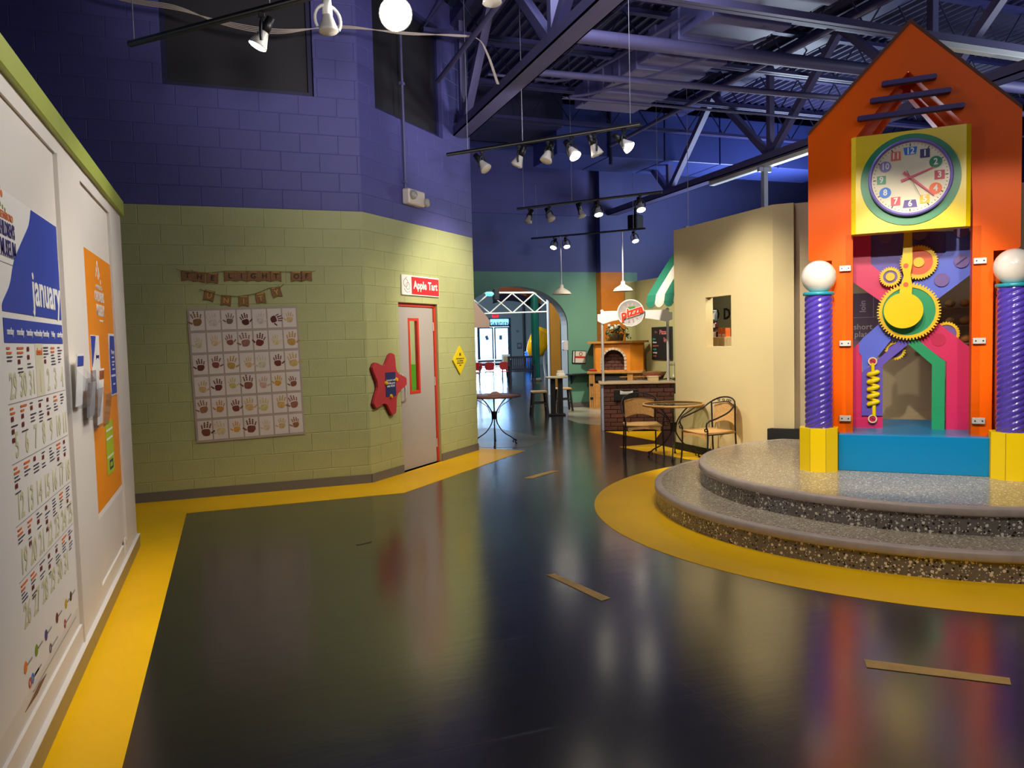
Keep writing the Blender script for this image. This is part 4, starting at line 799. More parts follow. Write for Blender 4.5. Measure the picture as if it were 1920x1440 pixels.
t = thing('chalkboard_menu', 'black menu chalkboard with coloured lettering on the lime kitchen wall', 'chalkboard', (8.895, 14.6, 1.4), -pi/2)
MB().rbox(-.42, .42, -.03, 0, -.36, .36, .01).build('board', M('chalk_black', (30, 28, 28), .7), t)
txt(t, 'the', -.22, .25, .09, M('chalk_tan', (150, 110, 80), .8), -.032); txt(t, 'Pizza', .07, .24, .14, M('chalk_pink', (220, 120, 120), .8), -.032, bold=.003); txt(t, 'Spot', .2, .08, .12, M('chalk_pink', ()), -.032, bold=.002)
for k, (s_, c) in enumerate((('pizza', (70, 170, 150)), ('cheese', (226, 226, 220)), ('pepperoni', (200, 110, 100)), ('veggie', (70, 170, 150)), ('sausage', (226, 226, 220)), ('drinks', (200, 110, 60)))): txt(t, s_, -.36, .1-.075*k, .06, M('chalk_%d' % (c[0]+c[1]), c, .8), -.032, bold=.001, align='LEFT')
t = thing('grill_stand', 'dark metal grill stand against the kitchen wall behind the counter', 'grill', (7.85, 13.1, 0), R(-40))
MB().rbox(-.45, .45, -.25, .25, .45, .72, .03).build('grill_body', M('grill_grey', (88, 84, 80), .4, .4), t); [MB().cyl((x, y, 0), (x, y, .46), .02, 8).build('leg', BLACK, t) for x in (-.4, .4) for y in (-.2, .2)]
m = MB(); [m.cyl((x, -.24, .73), (x, .24, .73), .006, 6) for x in [-.4+.08*i for i in range(11)]]; m.build('grate', BLACK, t)
t = thing('bread_basket', 'brown woven basket of bread lying on the grill stand', 'basket', (7.72, 13.0, .74), .3); MB().lathe([(.001, 0), (.17, 0), (.24, .13), (.225, .13), (.16, .02), (.001, .02)], 20).build('basket', M('light_basket', (160, 112, 66), .8, noise=(50, .3), bump=(80, .7)), t); [MB().sphere((x, y, .1), .085, 12, 8, .6).build('bread_roll', M('bread_crust', (190, 136, 80), .7), t) for x, y in ((-.09, 0), (.08, .05), (.02, -.08))]
t = thing('pizza_peel', 'wooden pizza peel with red pizza behind the counter box', 'peel', at_pc(.62, .42, .87), PR); MB().prism(circ(.25, 0, .15, 24), 0, .012, plane='xy').prism(rect(-.3, .12, -.02, .02), 0, .012, plane='xy').build('peel_blade', WOOD, t); MB().lathe([(.001, .035), (.11, .03), (.125, .012)], 24, MX.Translation((.25, 0, 0))).build('play_pizza', M('pizza_sauce', (160, 36, 30), .7, noise=(30, .4)), t)
t = thing('tool_rack', 'row of hanging metal utensils below the chalkboard', 'utensils', (8.88, 14.0, 1.0), -pi/2); MB().cyl((-.4, -.03, 0), (.4, -.03, 0), .008, 8).build('rail', CHROME, t); [MB().tube([(x, -.035, 0), (x, -.035, -.25), (x+.03, -.05, -.32)], [.006, .006, .025], 8).build('utensil', CHROME, t) for x in (-.3, -.1, .1, .3)]
# striped awning on the pass-through wall behind the partition
aw = thing('striped_awning', 'green and white striped scalloped awning above the counter end', 'awning', (0, 0, 0))
AG = M('awning_green', (40, 128, 100), .7); AWH = M('awning_white', (232, 226, 210), .7)
y0 = 10.93
for i in range(5):
    ya, yb = y0-.27*i, y0-.27*(i+1); vs = []; fs = []
    prof = [(7.05, 3.1), (6.85, 2.85), (6.65, 2.58), (6.48, 2.34), (6.40, 2.22), (6.38, 2.1)]
    for lay in (0, .012):
        for (x, z) in prof: vs += [(x-lay, ya, z-lay*.5), (x-lay, yb, z-lay*.5)]
        for q in range(9): a = pi*q/8; vs.append((6.375-lay, (ya+yb)/2+.135*cos(a), 2.1-.09*sin(a)))
    n0 = 2*len(prof)+9
    for b in (0, n0):
        fs += [(b+2*k, b+2*k+1, b+2*k+3, b+2*k+2) for k in range(len(prof)-1)]; fs.append(tuple(b+2*len(prof)+q for q in range(9)))
    MB().add(vs, fs).build('stripe', AG if i % 2 == 0 else AWH, aw, label='green stripe' if i % 2 == 0 else 'white stripe')
    MB().tube([(6.37, (ya+yb)/2+.135*cos(pi*q/8), 2.1-.09*sin(pi*q/8)) for q in range(9)], .006, 6).build('scallop_piping', AWH, aw)
MB().box(7.05, 7.298, 9.2, 10.95, 2.4, 3.12).build('awning_frame', NAVYD, aw)
# market wall behind the pass-through with lettering, shelf goods
MB().box(7.3, 7.4, 7.35, 11.3, 0, 3.14).build('wall_market', M('olive_market_wall', (150, 148, 112), .6), kind='structure')
mk = thing('food_lettering', 'black FOOD letters on the olive wall seen through the wall opening', 'lettering', (7.295, 10.5, 1.87), -pi/2)
for i, ch_ in enumerate('FOOD'): txt(mk, ch_, -.44+.29*i, 0, .24, BLK2, -.004, bold=.006, name='letter', ext=.003)
sh = thing('pass_through_shelf', 'pale wooden crate shelf inside the beige wall opening', 'shelf', (6.3, 8.85, 1.315), -pi/2)
for i in range(6): MB().rbox(-.45+.16*i, -.45+.16*i+.152, -.15, -.135, 0, .21, .003).build('slat', M('pale_pine', (214, 186, 138), .6, noise=(10, .1)), sh)
MB().box(-.46, .52, -.14, .14, .17, .19).build('shelf_board', M('pale_pine', ()), sh); [MB().box(x, x+.03, -.1, .1, -1.29, .17).build('leg', M('pale_pine', ()), sh) for x in (-.45, .48)]
JAR = M('dark_red_preserve', (86, 30, 30), .2, coat=.5); LBL = M('jar_label', (210, 204, 206), .6)
def jar(label, x, y, z, body, lid, r=.05, h=.13):
    t = thing('preserve_jar', label, 'jar', (x, y, z), -pi/2, 'jars in the beige wall opening')
    MB().lathe([(.001, 0), (r, 0), (r, h*.78), (r*.8, h*.9), (.001, h*.9)], 24).build('jar_body', body, t); MB().lathe([(r*.82, h*.88), (r*.85, h*.88), (r*.85, h), (.001, h)], 20).build('lid', lid, t); MB().lathe([(r+.001, h*.15), (r+.001, h*.7)], 16, a0=-pi*.85, a1=-pi*.15).build('label_paper', LBL, t)
jar('dark red jar with white label at the bottom of the jar stack', 6.27, 8.92, 1.506, JAR, BLACK, .055, .13); jar('dark red jar in the middle of the stack in the wall opening', 6.27, 8.94, 1.638, JAR, BLACK, .05, .105); jar('blue grey tin on top of the jar stack in the wall opening', 6.27, 8.95, 1.745, M('blue_tin', (104, 124, 140), .4), CHROME, .045, .15)
for i, (y, w_) in enumerate(((8.77, 'left'), (8.68, 'right'))):
    t = thing('food_carton', '%s of the two orange food cartons in the wall opening' % w_, 'carton', (6.27, y, 1.506), -pi/2, 'orange food cartons'); MB().rbox(-.042, .042, -.04, .04, 0, .14, .003).build('carton', M('carton_orange', (222, 110, 50), .5, noise=(20, .15)), t); MB().box(-.03, .03, -.042, -.04, .03, .06).build('label_paper', LBL, t)
# charts and food display on the wall behind the tower glass
ch_ = thing('meat_chart', 'purple grey beef cut chart with white lettering behind the tower glass', 'chart', (6.47, 6.37, 1.62), -pi/4)
MB().box(-.42, .28, -.02, -.004, -.31, .34).build('panel', M('chart_plum', (108, 88, 108), .6), ch_)
for s_, x, z, ro in (('loin', -.10, .2, -90), ('rib', .08, .2, -70), ('short', -.10, -.02, 0), ('plate', -.10, -.10, 0)): txt(ch_, s_, x, z, .085, M('chart_white', (206, 198, 206), .6), -.022, rot=R(ro), bold=.001)
m = MB(); [m.box(a, b, -.023, -.02, c, d) for a, b, c, d in ((-.42, .28, .08, .084), (-.2, -.196, -.2, .34), (.0, .004, .08, .34), (.05, .054, -.3, .08))]; m.build('dashed_line', M('chart_white', ()), ch_)
fd = thing('food_display_photo', 'bakery shelf display with bread seen through the tower glass', 'display', (7.02, 5.82, 1.62), -pi/4)
MB().box(-.40, .40, -.02, -.004, -.3, .4).build('panel', M('display_cream', (206, 188, 140), .6), fd)
rnd = random.Random(9)
for r_ in range(3):
    MB().box(-.4, .4, -.16, -.02, -.22+.18*r_, -.205+.18*r_).build('shelf', M('display_wood', (150, 110, 60), .6), fd)
    for k in range(6): MB().sphere((-.33+.13*k, -.09, -.165+.18*r_), .05, 10, 8, .8).build('bread_loaf', M('loaf_%d' % (k % 3), ((200, 130, 60), (176, 80, 50), (220, 176, 90))[k % 3], .6), fd)
# ---------------------------------------------------------------- small objects by the far wall
t = thing('wall_sign', 'small framed white and red sign on the far green wall', 'sign', (7.46, 15.845, 1.13), 0); t.rotation_euler = (0, R(3), 0)
MB().rbox(-.17, .17, -.03, 0, -.145, .145, .004).build('frame', BLACK, t); MB().box(-.10, .155, -.033, -.03, -.13, .13).build('print', M('sign_cream', (226, 214, 196), .6), t); MB().box(-.155, -.125, -.033, -.03, -.13, .13).build('white_strip', WHITE, t)
MB().box(-.10, .15, -.035, -.033, -.025, .02).build('red_band', RED, t); MB().prism(circ(.03, .07, .045, 18), -.035, -.033, holes=[circ(.03, .07, .03, 16)]).build('ring_emblem', MARP, t)
t = thing('call_box', 'pale grey box mounted on the right side of the arch opening', 'box', (7.1, 15.83, 1.40), 0); MB().rbox(-.05, .06, -.08, .02, -.11, .11, .01).build('housing', M('pale_grey_plastic', (206, 204, 206), .45), t); MB().rbox(-.075, -.05, -.07, .0, -.09, .09, .005).build('side_cover', M('light_blue_plastic', (200, 212, 230), .4), t)
wsx = thing('wall_counter', 'narrow black counter shelf fixed along the far green wall', 'shelf', (7.45, 15.84, .76), 0); MB().rbox(-.32, .42, -.34, 0, -.03, 0, .004).build('shelf_top', BLACK, wsx); [MB().prism([(0, -.03), (-.28, -.03), (0, -.24)], x-.01, x+.01, plane='yz').build('bracket', BLACK, wsx) for x in (-.2, .3)]
tt = thing('cafe_table', 'round-topped black cafe table between two wooden stools by the arch', 'table', (6.22, 14.3, 0), R(-20)); MB().lathe([(.001, .79), (.225, .79), (.225, .76), (.001, .76)], 32).build('table_top', M('pale_table_top', (208, 192, 150), .4), tt); [MB().rbox(x-.05, x+.05, -.05, .05, .03, .76, .004).build('pedestal_leg', BLACK, tt) for x in (-.075, .075)]; MB().rbox(-.17, .17, -.12, .12, 0, .035, .006).build('base_plate', BLACK, tt)
t = thing('condiment_caddy', 'white condiment caddy standing on the black cafe table', 'caddy', (6.36, 14.4, .79), 0); MB().rbox(-.075, .075, -.05, .05, 0, .06, .008).build('tray', M('caddy_white', (236, 228, 214), .5), t); [MB().cyl((x, y, .03), (x, y, .12), .017, 10).build('bottle', M('caddy_white', ()), t) for x in (-.05, 0, .05) for y in (-.02, .025)]
def stool(label, x, y, rz):
    t = thing('wooden_stool', label, 'stool', (x, y, 0), rz, 'square wooden stools'); DW = M('dark_stool_wood', (40, 34, 32), .5)
    MB().rbox(-.16, .16, -.16, .16, .46, .50, .012).build('seat', M('stool_seat_wood', (186, 150, 96), .45, noise=(12, .2)), t)
    for sx in (-1, 1):
        for sy in (-1, 1): MB().tube([(sx*.125, sy*.125, .46), (sx*.165, sy*.165, 0)], .024, 6).build('leg', DW, t)
        MB().box(sx*.15-.012, sx*.15+.012, -.15, .15, .16, .19).build('stretcher', DW, t); MB().box(-.14, .14, sx*.14-.012, sx*.14+.012, .24, .27).build('stretcher', DW, t)
stool('square wooden stool left of the black cafe table', 5.93, 14.55, R(-15)); stool('square wooden stool behind the black cafe table', 6.74, 15.14, R(-12))
# pendant lamps
for x, y, lab in ((6.66, 14.93, 'white pendant dome lamp in front of the far green wall'), (7.602, 13.968, 'white pendant dome lamp in front of the orange oven chimney')):
    t = thing('pendant_lamp', lab, 'lamp', (x, y, 0), 0, 'white pendant lamps')
    MB().lathe([(.03, 2.70), (.04, 2.68), (.045, 2.63), (.09, 2.60), (.165, 2.555), (.205, 2.505), (.21, 2.49), (.202, 2.49), (.15, 2.54), (.04, 2.60)], 32).build('shade', M('enamel_cream', (222, 212, 194), .4), t); MB().cyl((0, 0, 2.7), (0, 0, 3.72), .012, 8).build('stem', M('pendant_stem', (210, 206, 214), .4), t); MB().sphere((0, 0, 2.56), .04, 12, 8).build('bulb', M('glow_white', ()), t)
# ---------------------------------------------------------------- hanging track rails with spot heads
HEADM = M('par_lamp_shell', (196, 192, 186), .3); LIT = M('lit_lamp_face', (255, 244, 222), .4, emit=26); UNLIT = M('unlit_lamp_face', (206, 200, 190), .25)
def spot_head(label, loc, aim, lit, group, white=False, big=1.0):
    t = thing('track_spotlight', label, 'spotlight', loc, 0, group)
    d = (V(aim)-V(loc)).normalized(); yaw = atan2(d.y, d.x)
    bm_ = WHITE if white else BLACK
    MB().rbox(-.02, .02, -.012, .012, -.035, 0, .003).cyl((0, 0, -.03), (0, 0, -.07), .01, 8).build('rail_adapter', bm_, t)
    c = V((0, 0, -.15)); side = V((-sin(yaw), cos(yaw), 0))
    hoop = [c+side*(.082*cos(a))+V((0, 0, .09*sin(a))) for a in [-.6+(pi+1.2)*i/16 for i in range(17)]]
    MB().tube(hoop, .010, 6).build('yoke', bm_, t)
    q = d.to_track_quat('Z', 'Y').to_matrix().to_4x4(); m_ = MX.Translation(c) @ q @ MX.Scale(big, 4)
    MB().lathe([(.001, -.13), (.028, -.13), (.032, -.03), (.001, -.03)], 16, m_).build('lamp_holder', bm_, t)
    b_ = MB().lathe([(.026, -.035), (.032, -.02), (.045, .02), (.058, .055), (.061, .07), (.058, .074)], 24, m_).build('lamp_bulb', HEADM, t)
    MB().lathe([(.057, .073), (.045, .079), (.001, .083)], 24, m_).build('lamp_face', LIT if lit else UNLIT, b_)
    return t
E_ = V((sqrt(.5), -sqrt(.5), 0))
def rail(label, a, b, wires, top=2.29):
    t = thing('track_rail', label, 'track rail', a, 0, 'hanging track rails'); d = V(b)-V(a); L = d.length; yaw = atan2(d.y, d.x); t.rotation_euler = (0, 0, yaw)
    MB().rbox(0, L, -.018, .018, 0, .035, .003).build('rail', BLACK, t); MB().box(.01, L-.01, -.019, -.017, .006, .016).build('rail_slot', M('rail_grey', (110, 108, 104), .4), t)
    for q in wires: MB().cyl((L*q, 0, .03), (L*q, 0, top), .004, 6).build('hanger_wire', M('hanger_wire', (150, 150, 160), .4, .5), t)
rail('long black hanging track rail, nearest of the three in the middle', (2.47, 8.71, 3.7), (4.04, 6.98, 3.7), (.12, .42, .95))
rail('black hanging track rail, second of the three in the middle', (4.58, 12.0, 3.7), (6.2, 10.13, 3.7), (.05, .4, .97))
rail('black hanging track rail, farthest of the three, carrying the pendant lamps', (6.2, 15.43, 3.7), (7.93, 13.6, 3.7), (.05, .9), 1.15)
rail('black hanging track rail at the upper left near the purple wall', (-.57, 6.15, 3.7), (1.25, 4.33, 3.7), (.02, .5))
def on(a, b, q): return tuple(a[i]+(b[i]-a[i])*q for i in range(3))
def heads(a, b, lst, grp, where):
    ords = ['first', 'second', 'third', 'fourth', 'fifth', 'sixth', 'seventh']
    for i, (q, aim, lit) in enumerate(lst): spot_head('%s track spotlight, %s from the left on the %s' % ('lit' if lit else 'unlit', ords[i], where), on(a, b, q), V(on(a, b, q))+V((0, 0, -.15))+V((.94, -.345, 0))*aim[0]+V((.345, .94, 0))*aim[1]+V((0, 0, aim[2])), lit, grp, big=1.12)
heads((2.47, 8.71, 3.7), (4.04, 6.98, 3.7), [(.2, (.6, -.3, -.7), 0), (.40, (-.5, .1, -.9), 0), (.55, (-.35, -.25, -.8), 0), (.67, (.45, -.5, -.75), 1), (.78, (.45, .1, -.9), 0), (.92, (.75, -.35, -.6), 1)], 'spotlights on the nearest middle rail', 'nearest of the three middle rails')
heads((4.58, 12.0, 3.7), (6.2, 10.13, 3.7), [(.09, (-.4, -.2, -.9), 0), (.24, (.4, -.4, -.8), 0), (.46, (.35, -.15, -.9), 0), (.58, (.1, -.4, -.9), 1), (.86, (.1, -.5, -.85), 1)], 'spotlights on the second middle rail', 'second of the three middle rails')
heads((6.2, 15.43, 3.7), (7.93, 13.6, 3.7), [(.21, (-.3, -.5, -.8), 1), (.32, (.1, -.5, -.85), 1), (.91, (.15, -.5, -.85), 1)], 'spotlights on the farthest middle rail', 'farthest of the three middle rails')
spot_head('lit track spotlight on the upper left rail in front of the dark panel', (.29, 5.29, 3.7), (-.21, 5.37, 2.7), 1, 'spotlights on the upper left rail')
spot_head('unlit white spotlight pointing down on the upper left rail', (.66, 4.92, 3.7), (.70, 4.75, 1.5), 0, 'spotlights on the upper left rail', white=True)
spot_head('very bright track spotlight shining toward the viewer at the top', (1.07, 4.86, 3.76), (.1, .2, 1.9), 1, 'spotlights on the upper left rail', big=1.7)
spot_head('white spotlight cut by the top edge of the photo', (1.62, 4.60, 3.86), (1.7, 4.5, 1.5), 0, 'spotlights on the upper left rail', white=True)
# ---------------------------------------------------------------- roof steel, ducts, pipes
def beam(mb, a, b, w_, h): # box beam between two points
    d = V(b)-V(a); L = d.length; q = d.to_track_quat('X', 'Z').to_matrix().to_4x4(); mb.box(0, L, -w_/2, w_/2, -h/2, h/2, MX.Translation(V(a)) @ q)
def girder(x, y0, y1, nodes, lab):
    t = thing('roof_girder', None, None, (x, 0, 0), 0, kind='structure')
    MB().box(-.11, .11, y0, y1, 4.30, 4.315).box(-.11, -.095, y0, y1, 4.30, 4.42).box(.095, .11, y0, y1, 4.30, 4.42).build('bottom_chord', STEEL, t)
    MB().box(-.11, .11, y0, y1, 5.75, 5.90).build('top_chord', NAVY, t)
    for n in nodes:
        mb = MB(); beam(mb, (0, n, 4.36), (0, n, 5.8), .09, .09); mb.build('web_post', STEEL, t)
        for s_ in (-1, 1):
            mb = MB(); beam(mb, (0, n, 4.38), (0, n+s_*1.5, 5.8), .1, .1); mb.build('web_diagonal', STEEL, t)
girder(3.05, -4, 10.1, (9.9, 6.9, 3.9), ''); girder(8.24, -4, 15.8, (13.2, 10.2, 7.2, 4.2), '')
for y in (3.0, 4.6, 6.2, 7.8, 9.4, 11.0, 12.6, 14.2):
    t = thing('roof_joist', None, None, (0, y, 0), 0, kind='structure'); xe = 2.1 if 8.5 < y < 10 else -5; xa = -5 if y < 8.5 else (2.4 if y < 9.5 else 3.47)
    MB().box(xa, 15.8, -.06, -.01, 5.35, 5.40).box(xa, 15.8, .01, .06, 5.35, 5.40).build('bottom_chord', NAVY, t); MB().box(xa, 15.8, -.05, .05, 5.93, 5.99).build('top_chord', NAVY, t)
    mb = MB(); x = xa
    while x < 15.3: beam(mb, (x, 0, 5.39), (x+.4, 0, 5.94), .016, .016); beam(mb, (x+.4, 0, 5.94), (x+.8, 0, 5.39), .016, .016); x += .8
    mb.build('web_rods', NAVYD, t)
DUC = M('purple_duct_paint', (104, 104, 160), .4, noise=(2, .08)); DUB = M('blue_duct_paint', (60, 74, 150), .4, noise=(1.5, .08))
d1 = thing('insulated_duct', 'wide ribbed purple grey duct running away under the roof deck', 'duct', (0, 0, 0))
MB().rbox(4.88, 5.85, 4.5, 10.34, 4.9, 5.2, .01).build('duct_body', DUC, d1)
for y in (5.0, 5.6, 6.2, 6.9, 7.55, 8.05, 8.5, 8.95, 9.4, 9.85): MB().rbox(4.86, 5.87, y, y+.16, 4.86, 5.22, .008).build('duct_rib', DUC, d1)
d2 = thing('main_duct', 'long blue rectangular duct crossing the hall below the far roof', 'duct', (0, 0, 0))
for a, b in ((5.72, 6.74), (6.76, 7.95), (7.97, 9.2), (9.22, 10.6), (10.62, 12.2)): MB().rbox(a, b, 12.9, 14.05, 4.9, 5.8, .01).build('duct_section', DUB, d2)
MB().rbox(3.5, 5.72, 12.6, 13.9, 5.3, 5.9, .01).build('duct_branch', NAVYD, d2)
def pipe(lab, pts, r, mat=STEEL, n=10): t = thing('ceiling_pipe', lab, 'pipe', (0, 0, 0)); MB().tube(bez(pts, 4) if len(pts) > 2 else pts, r, n).build('pipe', mat, t); return t
pipe('thick purple grey pipe crossing under the roof beyond the first girder', [(3.5, 7.45, 4.72), (14, 7.3, 4.72)], .075)
pipe('second round pipe running parallel beyond the thick pipe', [(3.5, 8.6, 4.72), (14, 8.1, 4.72)], .04)
pipe('thin pipe crossing nearest under the deck left of the girder', [(-1, 7.2, 5.4), (2.9, 7.2, 5.4)], .04)
pipe('thin conduit bending round between the two girders', [(3.3, 9.6, 5.0), (4.0, 9.6, 5.0), (4.25, 9.6, 5.0), (4.45, 9.4, 5.0), (4.6, 9.0, 5.0), (4.8, 7.2, 5.0)], .018)
pipe('lower conduit with a square bend below the ribbed duct', [(14, 9.4, 4.8), (5.2, 9.6, 4.8), (4.6, 9.62, 4.8), (4.45, 9.55, 4.8), (4.65, 9.3, 4.78), (5.02, 8.4, 4.75), (5.6, 7.0, 4.75)], .018)
for i in range(5): pipe('%s of five parallel conduits running away beside the ribbed duct' % ('leftmost', 'second from left', 'middle', 'fourth from left', 'rightmost')[i], [(4.05+.07*i, 5.4, 5.28), (4.05+.07*i, 10.5, 5.28)], .013)['group'] = 'five parallel conduits'
pipe('long straight conduit running away right of the ribbed duct', [(6.6, 5.0, 5.0), (6.6, 12.5, 5.0)], .03)
pipe('straight strut channel left of the first girder', [(2.55, 6.6, 4.75), (2.55, 9.3, 4.75)], .03)
pipe('thin purple conduit standing on the far left purple wall', [(-2.15, 8.48, 2.4), (-2.15, 8.48, 6)], .03, NAVY)
t = thing('cable_bundle', 'pale cable bundle draped from the roof at the top left', 'cable', (0, 0, 0)); CB = M('pale_cable', (176, 164, 156), .6)
for k in range(4): MB().tube(bez([(-1.6, 8.0, 4.92), (-.8, 8.0, 4.76+.01*k), (-.33, 8.0, 4.73+.012*k), (.09, 8.0, 4.675-.012*k), (.58, 8.0, 4.655-.014*k), (1.2, 8.0, 4.735+.008*k), (1.86, 8.0, 4.77-.008*k), (2.38, 8.0, 4.785+.006*k), (2.64, 8.0, 4.79), (2.742+.006*k, 8.0, 4.645), (2.853+.008*k, 8.0, 4.33)], 8), .005, 6).build('cable', CB, t)
t = thing('lit_flange_strip', 'white strip painted as the lit flange under the second girder beside the tower', 'painted light', (8.24, 0, 0)); MB().rbox(-.06, .06, 8.9, 11.8, 4.22, 4.29, .008).build('housing', M('lit_steel_white', (230, 234, 236), .4), t)  # the girder's lit flange, put in as a white strip
t = thing('white_strip', 'white strip painted as the lit end of the strut channel above the tower', 'painted light', (0, 6.48, 0)); MB().rbox(7.3, 14.5, -.05, .05, 4.66, 4.73, .006).build('housing', M('lit_steel_white', ()), t)  # brightness on the channel's right end, coloured in as white
t = thing('strut_channel', 'long purple grey double strut channel crossing the roof in front of the ribbed duct', 'channel', (0, 6.48, 0)); MB().box(3.3, 14.5, -.065, -.008, 4.73, 4.80).box(3.3, 14.5, .008, .065, 4.73, 4.80).build('channel', STEEL, t)
t = thing('steel_post', 'pale steel post hanging below the second girder left of the tower', 'post', (8.2, 10.3, 0)); MB().rbox(-.04, .04, -.04, .04, 2.6, 4.22, .004).build('post', M('pale_steel', (170, 176, 200), .4), t); MB().box(-.12, .12, -.03, .03, 4.15, 4.22).build('cap_bracket', M('pale_steel', ()), t)
t = thing('speaker', 'small black loudspeaker hanging by the far second girder', 'speaker', (8.24, 14.55, 4.02), R(30)); MB().rbox(-.14, .14, -.12, .12, -.18, .12, .02).build('cabinet', BLK2, t); MB().box(-.02, .02, -.02, .02, .1, .29).build('bracket', BLACK, t)
pipe('dark vertical pipe in front of the far blue duct', [(6.78, 12.85, 4.75), (6.78, 12.85, 5.95)], .035, NAVYD)
t = thing('junction_box', 'small grey junction box hanging on a wire above the beige wall', 'box', (7.35, 11.2, 3.3)); MB().rbox(-.07, .07, -.05, .05, 0, .09, .005).build('box_body', M('pale_steel', ()), t); MB().cyl((0, 0, .09), (0, 0, 2.72), .005, 6).build('wire', CB, t); MB().cyl((.07, 0, .05), (1.8, .1, .05), .012, 6).build('conduit', M('pale_steel', ()), t)
# ---------------------------------------------------------------- garden room seen through the arch
GW = M('garden_room_wall', (128, 148, 158), .6)
MB().prism([(3.3, 0), (13.5, 0), (13.5, 2.42), (14.75, 2.42), (14.75, 2.9), (16.15, 2.9), (16.15, 0), (24, 0), (24, 6), (3.3, 6)], 44, 44.2).build('wall_garden', GW, kind='structure')
MB().box(3.1, 3.3, 15.85, 44.2, 0, 6).build('wall_garden_left', GW, kind='structure'); MB().box(24, 24.2, 15.85, 44.2, 0, 6).build('wall_garden_right', GW, kind='structure')
MB().box(5, 30, 44.2, 70, -.2, -.02).build('terrace', M('pale_terrace', (200, 200, 196), .8), kind='structure')
gd = thing('door_2', None, None, (0, 44, 0), 0, kind='structure'); FRB = M('blue_grey_frame', (50, 70, 92), .4)
MB().box(13.5, 16.15, -.06, .06, 2.38, 2.48).box(14.75, 14.85, -.06, .06, 2.42, 2.9).box(16.05, 16.15, -.06, .06, 0, 2.9).box(14.75, 16.15, -.06, .06, 2.84, 2.9).box(13.5, 13.6, -.06, .06, 0, 2.42).box(14.02, 14.1, -.06, .06, 0, 2.4).build('frame', FRB, gd)
for a, b in ((14.1, 15.04), (15.1, 16.05)): l_ = MB().prism(rect(a, b, .02, 2.36), -.04, .02, holes=[rect(a+.08, b-.08, .35, 2.28)]).build('door_leaf', FRB, gd); MB().box(a+.06, b-.06, -.015, -.005, .33, 2.3).build('glass', glassy('door_glass', (235, 245, 252), .02), l_)
MB().box(14.85, 16.05, -.02, 0, 2.48, 2.84).build('transom_glass', glassy('blue_transom', (186, 214, 244), .02), gd)
for ch_, x in zip('GARDEN', (14.92, 15.13, 15.34, 15.55, 15.76, 15.97)): txt(gd, ch_, x-.1+.1, 2.53, .30, M('letter_blue', (26, 44, 68), .5), -.07, bold=.006, name='letter')
for x, ro in ((14.62, -20), (15.5, 0)): MB().box(-.09, .09, -.05, -.045, -.13, .13, MX.Translation((x, 0, 1.72)) @ MX.Rotation(R(ro), 4, 'Y')).build('door_notice', M('notice_blue', (90, 130, 180), .6), gd)
ex = thing('exit_sign', 'small glowing red exit sign above the garden doors', 'sign', (15.2, 44.0, 3.05)); MB().rbox(-.2, .2, -.05, 0, -.12, .12, .01).build('housing', M('exit_red', (230, 50, 70), .4, emit=1.2), ex); txt(ex, 'EXIT', 0, 0, .16, M('exit_dark', (150, 10, 30), .4, emit=.3), -.056, bold=.004)
TRU = M('cream_truss', (222, 216, 196), .5)
tr = thing('lattice_truss', 'cream lattice truss spanning the room beyond the arch', 'truss', (0, 24, 0)); MB().cyl((7.2, 0, 3.12), (11.2, 0, 3.12), .035, 8).build('top_chord', TRU, tr); MB().cyl((7.2, 0, 2.42), (11.2, 0, 2.50), .03, 8).build('bottom_chord', TRU, tr); [MB().cyl((x, 0, 3.1), (x, 0, 6.0), .01, 6).build('hanger_rod', TRU, tr) for x in (7.4, 11.0)]
for i in range(5):
    x = 7.3+.8*i
    MB().tube([(x, 0, 3.1), (x+.8, 0, 2.45)], .026, 6).build('diagonal', TRU, tr); MB().tube([(x, 0, 2.45), (x+.8, 0, 3.1)], .026, 6).build('diagonal', TRU, tr)
va = thing('ceiling_banner', 'curved brown and navy fabric banner hanging beyond the truss', 'banner', (10.15, 27, 3.22)); vs = []
for m_, k, nm in ((M('brown_fabric', (176, 96, 54), .7), 0, 'brown_cloth'), (M('navy_fabric', (24, 24, 44), .7), 1, 'navy_cloth')):
    vs = []
    for i in range(13):
        a = i/12; x = -.85+1.9*a; z = .22+.16*sin(pi*a)-.34*a*a-.24*k; vs += [(x, 0, z), (x+.05, .3, z-.27)]
    MB().add(vs+[(x_, y_+.02, z_) for x_, y_, z_ in vs], [(2*i, 2*i+2, 2*i+3, 2*i+1) for i in range(12)]+[(26+2*i, 26+2*i+1, 26+2*i+3, 26+2*i+2) for i in range(12)]).build(nm, m_, va)
t = thing('teal_lamp', 'glowing teal lamp left of the truss beyond the arch', 'lamp', (7.95, 23.5, 3.05)); MB().sphere((0, 0, 0), .14, 16, 10, .5).build('lens', M('teal_glow', (110, 236, 226), .3, emit=1.2), t); MB().rbox(.12, .3, -.1, .1, -.2, .2, .02).build('lamp_box', BLK2, t); MB().cyl((.2, 0, .2), (.2, 0, 2.95), .012, 6).build('hanger_rod', BLACK, t)
t = thing('tan_board', 'tan board with a slanted lower edge left of the arch opening', 'panel', (0, 22.0, 0)); MB().prism([(6.6, 1.95), (7.42, 1.95), (7.42, 2.17), (6.95, 2.75), (6.6, 2.85)], 0, .08).build('board', M('tan_panel', (176, 136, 106), .6), t); [MB().box(x, x+.05, .02, .07, 0, 1.95).build('post', M('tan_panel', ()), t) for x in (6.62, 6.8)]
